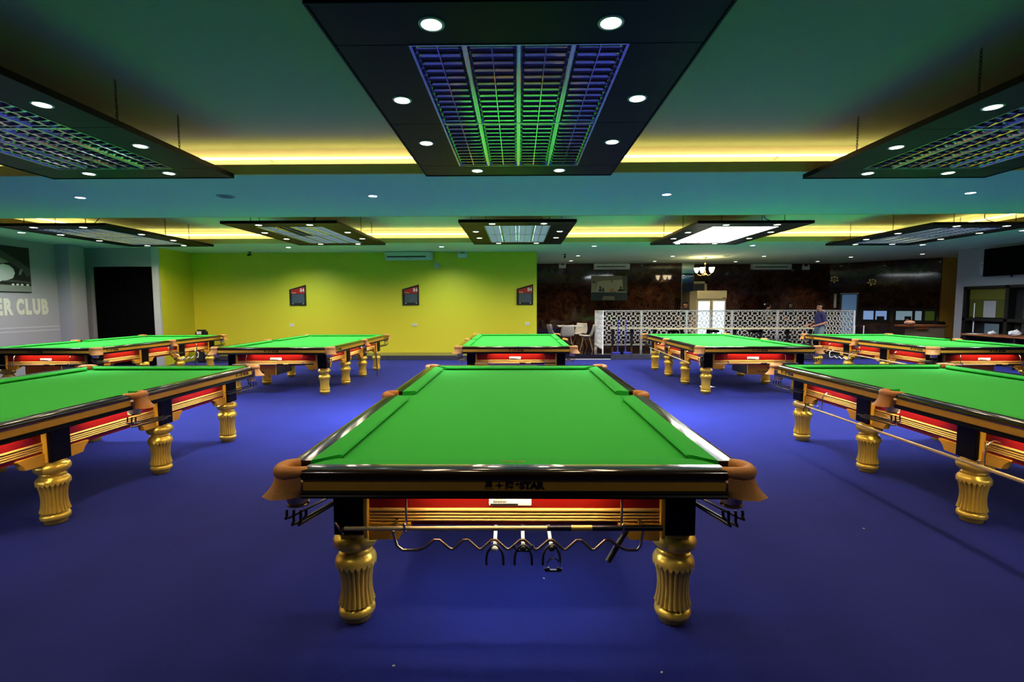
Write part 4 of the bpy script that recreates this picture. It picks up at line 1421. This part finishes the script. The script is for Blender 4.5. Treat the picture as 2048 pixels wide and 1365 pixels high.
# drinks fridge
t = thing('drinks_fridge', 'cream two door drinks fridge with lit glass doors behind the screens', 'fridge', (6.57, 17.1, 0.14))
MB().bbox(-0.50, 0.50, -0.28, 0.36, 0.06, 1.91, 0.01).build('cabinet', M_FRIDGE, t)
MB().bbox(-0.50, 0.50, -0.36, -0.28, 1.63, 1.91, 0.01).build('header_panel', M_FRIDGE, t)
for q in (0.36, 0.42):
    MB().box(q, q + 0.045, -0.363, -0.36, 1.645, 1.68).build('red_mark', M_REDP, t)
for s_ in (-1, 1):
    d = MB().bbox(min(0.01 * s_, 0.49 * s_), max(0.01 * s_, 0.49 * s_), -0.33, -0.285, 0.12, 1.62, 0.008).build('door', M_FRIDGE, t)
    MB().box(min(0.06 * s_, 0.44 * s_), max(0.06 * s_, 0.44 * s_), -0.334, -0.33, 0.20, 1.55).build('glass', M_FRLIT, d)
    for z in (0.5, 0.85, 1.2):
        MB().box(min(0.06 * s_, 0.44 * s_), max(0.06 * s_, 0.44 * s_), -0.337, -0.334, z, z + 0.015).build('shelf_edge', M_GREYL, d)
    MB().bbox(0.03 * s_ - 0.008, 0.03 * s_ + 0.008, -0.36, -0.33, 0.7, 1.1, 0.003).build('handle', M_PLASTW, d)
MB().box(-0.48, 0.48, -0.26, 0.34, 0.0, 0.06).build('plinth', M_BLACKM, t)
fr = struct('window_2', MB().box(6.56, 7.10, 18.69, 18.715, 1.2, 2.40), M_DARKW, label='cream framed opening behind the fridge')
for x0, x1, z0, z1 in ((6.53, 6.60, 1.2, 2.45), (7.04, 7.13, 1.2, 2.45), (6.53, 7.13, 2.36, 2.45)):
    MB().bbox(x0, x1, 18.66, 18.70, z0, z1, 0.004).build('frame', M_FRIDGE, fr)

# chandelier
ch = thing('chandelier', 'brass chandelier with five glowing glass shades over the bar', 'chandelier', (6.03, 16.0, ZS))
MB().lathe([(0.06, 0.0), (0.055, -0.02), (0.015, -0.035)], n=16).build('ceiling_rose', M_BRASS, ch)
MB().tube([(0, 0, -0.03), (0, 0, -0.50)], 0.010, n=8).build('stem', M_BRASS, ch)
MB().ball((0, 0, -0.20), 0.03).build('knuckle', M_BRASS, ch)
MB().lathe([(0.01, -0.60), (0.04, -0.56), (0.02, -0.50), (0.035, -0.46), (0.012, -0.42)], n=14).build('bowl', M_BRASS, ch)
for k in range(5):
    a = 2 * PI * k / 5 + 0.3
    ca, sa = math.cos(a), math.sin(a)
    ar = MB().tube([(0.02 * ca, 0.02 * sa, -0.50), (0.10 * ca, 0.10 * sa, -0.58), (0.20 * ca, 0.20 * sa, -0.56), (0.25 * ca, 0.25 * sa, -0.49)], 0.008, n=6, sub=4).build('arm', M_BRASS, ch)
    MB().lathe([(0.025, 0.0), (0.05, 0.03), (0.062, 0.08), (0.085, 0.15)], (0.25 * ca, 0.25 * sa, -0.49), n=16, caps=False).build('glass_shade', M_SHADE, ar)
t = thing('ceiling_fan_grille', 'dark oval ceiling speaker near the chandelier', 'speaker', (6.55, 15.6, ZS))
MB().lathe([(0.11, 0.0), (0.11, -0.008), (0.09, -0.012)], n=24).build('rim', M_GREY, t)
MB().lathe([(0.088, -0.011), (0.02, -0.014)], n=24).build('grille', M_BLACKM, t)


# angled marble wall: blue door, windows
def on_ang(nm, s0, s1, z0, z1, m, d0, d1, parent=m3):
    return MB().bbox(s0, s1, -0.03 - d1, -0.03 - d0, z0, z1, 0.003).build(nm, m, parent)


dr = struct('door_2', MB().box(0, 0, 0, 0, 0, 0), M_DOORB) if False else on_ang('blue_door', 0.44, 0.90, 0.0, 1.93, M_DOORB, 0.0, 0.02)
on_ang('door_frame', 0.38, 0.44, 0.0, 1.99, M_BLACK, 0.0, 0.04)
on_ang('door_frame', 0.90, 0.96, 0.0, 1.99, M_BLACK, 0.0, 0.04)
on_ang('door_lintel', 0.38, 0.96, 1.95, 1.99, M_GREYL, 0.0, 0.045)
on_ang('white_strip', 0.18, 0.26, 1.45, 1.97, M_GREYL, 0.0, 0.01)
on_ang('window_panel', 1.02, 1.86, 0.92, 1.42, M_BLACKM, 0.0, 0.02)
on_ang('window_pane', 1.12, 1.42, 1.03, 1.34, M_DAY, 0.02, 0.025)
on_ang('window_pane', 1.48, 1.80, 1.03, 1.34, M_DAY, 0.02, 0.025)
on_ang('window_panel', 1.98, 3.14, 0.92, 1.42, M_BLACKM, 0.0, 0.02)
on_ang('window_pane', 2.06, 2.50, 1.03, 1.34, mat('lit_pale_room', (0.3, 0.4, 0.5), 0.5, emit=0.22, ecol=(0.4, 0.6, 0.75)), 0.02, 0.025)
on_ang('window_pane', 2.58, 2.75, 1.03, 1.34, MATS['lit_pale_room'], 0.02, 0.025)
on_ang('window_pane', 2.84, 3.08, 1.03, 1.34, M_LIME, 0.02, 0.025)
on_ang('silhouette', 1.52, 1.74, 1.03, 1.15, M_BLACKM, 0.025, 0.03)
on_ang('silhouette', 2.30, 2.48, 1.03, 1.16, M_BLACKM, 0.025, 0.03)
# butterfly ornaments: gilt wall decorations
for nm, s, z in (('beside the blue door', 0.17, 2.50), ('right of the blue door', 1.33, 2.36)):
    p0 = A + T * s
    t = thing('wall_ornament', 'gilt leaf wall ornament %s on the dark marble' % nm, 'ornament', (p0.x - 0.05 * 0.72, p0.y - 0.05 * 0.69, z), ANG, 'gilt wall ornaments')
    for k in range(6):
        a = k * PI / 3 + (0.2 if s > 1 else 0.5)
        MB().ball((0.10 * math.cos(a), 0, 0.09 * math.sin(a)), 0.055, sc=(1.1 if k % 2 else 0.5, 0.15, 0.5 if k % 2 else 1.0)).build('leaf', M_BRASS, t)
    MB().ball((0, 0, 0), 0.03, sc=(1, 0.5, 1)).build('centre', M_BRASS, t)
# desk near the ochre wall
t = thing('reception_desk', 'brown topped reception desk in front of the angled marble wall', 'desk', (12.85, 15.55, 0.0))
MB().bbox(-0.80, 0.42, -0.30, 0.30, 0.87, 0.93, 0.01).build('top', M_WOODT, t)
MB().bbox(-0.50, 0.36, -0.24, 0.24, 0.0, 0.87, 0.008).build('front_panel', mat('beige_panel', (0.36, 0.27, 0.19), 0.6), t)
MB().bbox(-0.62, -0.22, -0.36, -0.24, 0.80, 0.84, 0.008).build('shelf', M_WOODT, t)
t = thing('cloth_bag', 'crumpled pinkish bag on the end of the reception desk', 'bag', (12.22, 15.45, 0.93))
b_ = MB().ball((0, 0, 0.065), 0.16, n=18, k=12, sc=(1.0, 0.7, 0.42))
for i, (x, y, z) in enumerate(b_.v):
    b_.v[i] = (x + 0.012 * math.sin(i * 1.7), y + 0.010 * math.cos(i * 2.3), max(0.0, z + 0.014 * math.sin(i * 2.9)))
b_.build('sack', M_PINK, t, ang=80)
MB().tube([(-0.09, 0, 0.11), (-0.11, 0, 0.16), (-0.05, 0, 0.165), (-0.03, 0, 0.13)], 0.008, n=6, sub=3).build('handle', M_PINK, t)
t = thing('armchair', 'dark high backed chair beside the ochre wall', 'chair', (13.62, 15.72, 0.0), 0.3)
MB().bbox(-0.24, 0.24, -0.24, 0.24, 0.42, 0.50, 0.02).build('seat', M_BLACKC, t)
MB().bbox(-0.24, 0.24, 0.18, 0.26, 0.50, 1.02, 0.03).build('backrest', M_BLACKC, t)
for sx in (-0.2, 0.2):
    for sy in (-0.2, 0.2):
        MB().tube([(sx, sy, 0.43), (sx, sy, 0.0)], 0.018, n=8).build('leg', M_BLACKM, t)

# shelf below the right window with plastic bags
t = thing('side_shelf', 'dark narrow shelf below the window on the right wall', 'shelf', (12.0, 11.9, 0.0))
MB().bbox(-0.22, 0.44, -1.6, 1.3, 0.76, 0.80, 0.006).build('top', M_WOODT, t)
for y in (-1.5, -0.1, 1.2):
    MB().bbox(-0.18, 0.40, y - 0.02, y + 0.02, 0.0, 0.76, 0.004).build('support', M_BLACKM, t)


def crumple(label, x, y, r, m):
    t = thing('plastic_bag', label, 'bag', (x, y, 0.80), 0, 'bags on the side shelf')
    b = MB().ball((0, 0, r * 0.62), r, n=16, k=10, sc=(1.1, 1.0, 0.62))
    rnd = random.Random(int(y * 100))
    for i, (a, c_, z) in enumerate(b.v):
        k = 1 + rnd.uniform(-0.13, 0.13)
        b.v[i] = (a * k, c_ * k, max(0.0, z * k))
    b.build('film', m, t, smooth=False)
    MB().tube([(0, 0, r * 1.1), (0.02, -0.02, r * 1.45), (0.05, 0, r * 1.3)], 0.010, n=6, sub=3).build('knot', m, t)


crumple('small crumpled white plastic bag on the side shelf', 11.9, 12.45, 0.075, M_CLEAR)
crumple('larger clear plastic bag of white stuff on the side shelf', 11.9, 11.87, 0.115, M_CLEAR)
t = thing('paper_sheets', 'white papers lying on the left end of the side shelf', 'paper', (11.92, 12.95, 0.80))
for k in range(3):
    MB().box(-0.10 + 0.02 * k, 0.10 + 0.02 * k, -0.14, 0.14, 0.003 * k, 0.003 * k + 0.002).build('sheet', M_LABEL, t)

# black stand by the yellow wall corner
t = thing('floor_speaker', 'black rounded floor box with white label at the yellow corner', 'speaker', (-8.83, 13.6, 0.0))
MB().bbox(-0.135, 0.135, -0.12, 0.12, 0.0, 0.92, 0.05).build('cabinet', M_BLACKM, t)
MB().box(-0.06, 0.07, -0.124, -0.12, 0.80, 0.88).build('label_plate', M_LABEL, t)
MB().lathe([(0.08, 0), (0.075, 0.01)], n=20).xf(Matrix.Translation((0, -0.12, 0.45)) @ Matrix.Rotation(PI / 2, 4, 'X')).build('driver', M_GREY, t)

# small litter on the carpet near the camera
for k, (x, y, nm) in enumerate(((-0.55, 2.05, 'beside the left leg of the nearest table'), (0.62, 2.02, 'before the right leg of the nearest table'), (-0.62, 1.9, 'in front of the nearest left leg'), (0.15, 2.75, 'under the nearest table'), (2.45, 3.4, 'right of the nearest table'), (3.35, 3.05, 'under the right near table'))):
    t = MB().bbox(-0.006, 0.006, -0.004, 0.004, 0.0, 0.004, 0.001).build('paper_scrap', M_LABEL, None, (x, y, 0.0), k * 0.7)
    tag(t, 'tiny white paper scrap on the carpet %s' % nm, 'scrap', 'paper scraps on the carpet')
t = thing('foot_brush', 'small silver floor brush lying under the right far table', 'brush', (3.62, 9.35, 0.0))
MB().tube([(0, 0, 0.02), (0.10, 0.05, 0.36)], 0.012, n=8).build('handle', M_BLACK, t)
for k in range(3):
    a = 2.1 * k
    MB().tube([(0, 0, 0.03), (0.16 * math.cos(a), 0.16 * math.sin(a), 0.006)], 0.006, n=6).build('prong', M_CHROME, t)


# ================================================================== PEOPLE
def person(label, loc, rz, H, arms, mats, hair='short', hood=False, lean=0.0, legs=None, head_turn=0.0):
    """one continuous skinned body; local +y is the way the person faces"""
    k = H / 1.66
    root = thing('person', label, 'person', loc, rz, None)
    V, R_, E_, Mi = [], [], [], []

    def nd(p, r, m, par=None):
        V.append(Vector(p) * k)
        R_.append(r * k)
        Mi.append(m)
        if par is not None:
            E_.append((par, len(V) - 1))
        return len(V) - 1
    SK, SH, PT, SO = 0, 1, 2, 3
    pel = nd((0, 0, 0.90), 0.125, PT)
    sp = nd((0, 0.0, 1.06), 0.122, SH, pel)
    chs = nd((0, 0.0 + lean, 1.24), 0.132, SH, sp)
    up = nd((0, -0.01 + lean, 1.36), 0.085, SH, chs)
    nk = nd((0, 0.0 + lean, 1.425), 0.050, SK, up)
    jw = nd((0, 0.025 + lean, 1.49), 0.066, SK, nk)
    hd = nd((0, 0.012 + lean, 1.56), 0.084, SK, jw)
    nd((0, 0.005 + lean, 1.61), 0.062, SK, hd)
    nd((0, 0.098 + lean, 1.525), 0.013, SK, jw)
    for s_ in (-1, 1):
        nd((s_ * 0.088, 0.0 + lean, 1.535), 0.012, SK, hd)
        a = arms[0 if s_ < 0 else 1]
        sh = nd((s_ * 0.165, -0.01 + lean, 1.335), 0.062, SH, up)
        el = Vector(a['elbow'])
        wr = Vector(a['wrist'])
        S0 = Vector((s_ * 0.165, -0.01 + lean, 1.335))
        mid = nd(S0.lerp(el, 0.55), 0.056, SH, sh)
        e = nd(el, 0.040, SK, mid)
        w = nd(wr, 0.028, SK, e)
        d = (wr - el).normalized()
        pm = nd(wr + d * 0.06, 0.030, SK, w)
        side = d.cross(Vector((0, 0, 1)))
        if side.length < 0.1:
            side = Vector((0, 1, 0))
        side.normalize()
        nrm = side.cross(d).normalized()
        for q, ln in zip((-0.027, -0.009, 0.009, 0.027), (0.055, 0.066, 0.062, 0.048)):
            f1 = nd(wr + d * 0.105 + side * q * 1.1, 0.0095, SK, pm)
            nd(wr + d * (0.105 + ln * 0.8) + side * q * 1.15 - nrm * 0.022, 0.0085, SK, f1)
        th_ = nd(wr + d * 0.065 + side * 0.040 * (-s_) - nrm * 0.01, 0.0105, SK, pm)
        nd(wr + d * 0.105 + side * 0.050 * (-s_) - nrm * 0.02, 0.0095, SK, th_)
        lg = (legs or {}).get(s_, ((0.095 * s_, 0.02, 0.48), (0.095 * s_, -0.025, 0.085)))
        hp = nd((0.088 * s_, 0.0, 0.83), 0.092, PT, pel)
        kn = nd(lg[0], 0.060, PT, hp)
        cf = nd(Vector(lg[0]).lerp(Vector(lg[1]), 0.45) + Vector((0, -0.015, 0)), 0.056, PT, kn)
        an = nd(lg[1], 0.044, PT, cf)
        nd(Vector(lg[1]) + Vector((0, -0.045, -0.045)), 0.036, SO, an)
        ft = nd(Vector(lg[1]) + Vector((0, 0.08, -0.048)), 0.036, SO, an)
        nd(Vector(lg[1]) + Vector((0, 0.155, -0.056)), 0.030, SO, ft)
    me = bpy.data.meshes.new('body_skeleton')
    me.from_pydata([tuple(v) for v in V], E_, [])
    ob = bpy.data.objects.new('body_skeleton', me)
    COL.objects.link(ob)
    ob.modifiers.new('skin', 'SKIN')
    if not me.skin_vertices:
        bm = bmesh.new()
        bm.from_mesh(me)
        bm.verts.layers.skin.verify()
        bm.to_mesh(me)
        bm.free()
    for i, sv in enumerate(me.skin_vertices[0].data):
        rx = R_[i]
        sv.radius = (rx * (1.18 if i in (pel, sp, chs) else 1.0), rx * (0.86 if i in (pel, sp, chs) else 1.0))
        sv.use_root = (i == pel)
    ss = ob.modifiers.new('smooth', 'SUBSURF')
    ss.levels = 2
    ss.render_levels = 2
    dg = bpy.context.evaluated_depsgraph_get()
    body = bpy.data.meshes.new_from_object(ob.evaluated_get(dg))
    bpy.data.objects.remove(ob)
    bpy.data.meshes.remove(me)
    body.materials.clear()
    for m_ in mats:
        body.materials.append(m_)
    for p_ in body.polygons:
        c_ = p_.center
        best = min(range(len(V)), key=lambda i: (V[i] - c_).length - R_[i])
        p_.material_index = Mi[best]
        p_.use_smooth = True
    body.name = 'body'
    zmin = min(v.co.z for v in body.vertices)
    o = link('body', body, root, (0, 0, -zmin))
    hc = Vector((0, 0.008 + lean, 1.565)) * k + Vector((0, 0, -zmin))
    b = MB().ball((0, 0, 0), 1.0, n=24, k=16)
    keep = []
    for f in b.f:
        c_ = sum((Vector(b.v[i]) for i in f), Vector()) / len(f)
        if hood:
            ok = not (c_.y > 0.62 and -0.62 < c_.z < 0.5)
        else:
            ok = not (c_.y > 0.12 and c_.z < 0.42) and c_.z > (-0.55 if c_.y < -0.1 else -0.12)
        if ok:
            keep.append(f)
    b.f = keep
    b.mi = [0] * len(keep)
    sc = (0.112, 0.122, 0.135) if hood else (0.097, 0.106, 0.105)
    for i, v in enumerate(b.v):
        b.v[i] = (hc.x + v[0] * sc[0] * k, hc.y + v[1] * sc[1] * k - 0.006, hc.z + v[2] * sc[2] * k - (0.03 if hood else 0))
    ho = b.build('head_scarf' if hood else 'hair', M_BLACKC if hood else M_HAIR, root, ang=80)
    md = ho.modifiers.new('thickness', 'SOLIDIFY')
    md.thickness = 0.008
    if hood:
        MB().lathe([(0.19, -0.30), (0.15, -0.20), (0.09, -0.12), (0.075, -0.09)], (hc.x, hc.y, hc.z), n=20, caps=False).build('scarf_drape', M_BLACKC, root)
    if hair == 'bun':
        MB().ball((hc.x, hc.y - 0.115 * k, hc.z + 0.0), 0.048).build('hair_bun', M_HAIR, root)
        MB().ball((hc.x + 0.02, hc.y - 0.155 * k, hc.z + 0.03), 0.028).build('hair_flower', M_WHITEC, root)
    for s_ in (-1, 1):
        MB().ball((hc.x + s_ * 0.030 * k, hc.y + 0.073 * k, hc.z - 0.012 * k), 0.009, n=10, k=6).build('eye', M_BLACKM, root)
    MB().tube([(hc.x - 0.022 * k, hc.y + 0.070 * k, hc.z - 0.088 * k), (hc.x, hc.y + 0.078 * k, hc.z - 0.088 * k), (hc.x + 0.022 * k, hc.y + 0.070 * k, hc.z - 0.088 * k)], 0.005, n=6).build('mouth', mat('lips', (0.33, 0.10, 0.08), 0.5), root)
    return root


down = [dict(elbow=(-0.22, -0.02, 1.07), wrist=(-0.22, 0.06, 0.84)), dict(elbow=(0.22, -0.02, 1.07), wrist=(0.22, 0.06, 0.84))]
bent = [dict(elbow=(-0.21, -0.03, 1.09), wrist=(-0.15, 0.20, 1.02)), dict(elbow=(0.21, 0.0, 1.09), wrist=(0.13, 0.23, 1.03))]
person('man in navy shirt and faded jeans standing side on before the lattice screens', (8.46, 13.85, 0.0), PI / 2, 1.62, bent, [M_SKIN, M_NAVY, M_JEAN, M_BLACKM],
       legs={-1: ((-0.095, 0.09, 0.48), (-0.10, 0.02, 0.085)), 1: ((0.095, -0.02, 0.48), (0.10, -0.13, 0.085))})
person('woman with tied hair and white flower in profile behind the screens', (8.58, 16.95, 0.14), -PI / 2, 1.50, bent, [M_SKIN, mat('grey_blouse', (0.10, 0.09, 0.10), 0.9), M_BLACKC, M_BLACKM], hair='bun')
person('person in black headscarf facing out behind the screens', (9.34, 16.95, 0.14), PI - 0.4, 1.52, bent, [M_SKIN, M_BLACKC, M_BLACKC, M_BLACKM], hood=True)
pm = person('man in black shirt with white print beside the fridge', (5.82, 17.15, 0.14), PI + 0.1, 1.54, down, [M_SKIN, M_BLACKC, M_BLACKC, M_BLACKM])
MB().prism([(-0.08, 1.20), (0.08, 1.20), (0.09, 1.235), (-0.09, 1.235)], 0.125, 0.128, 'y').build('shirt_print', M_WHITEC, pm, smooth=False)
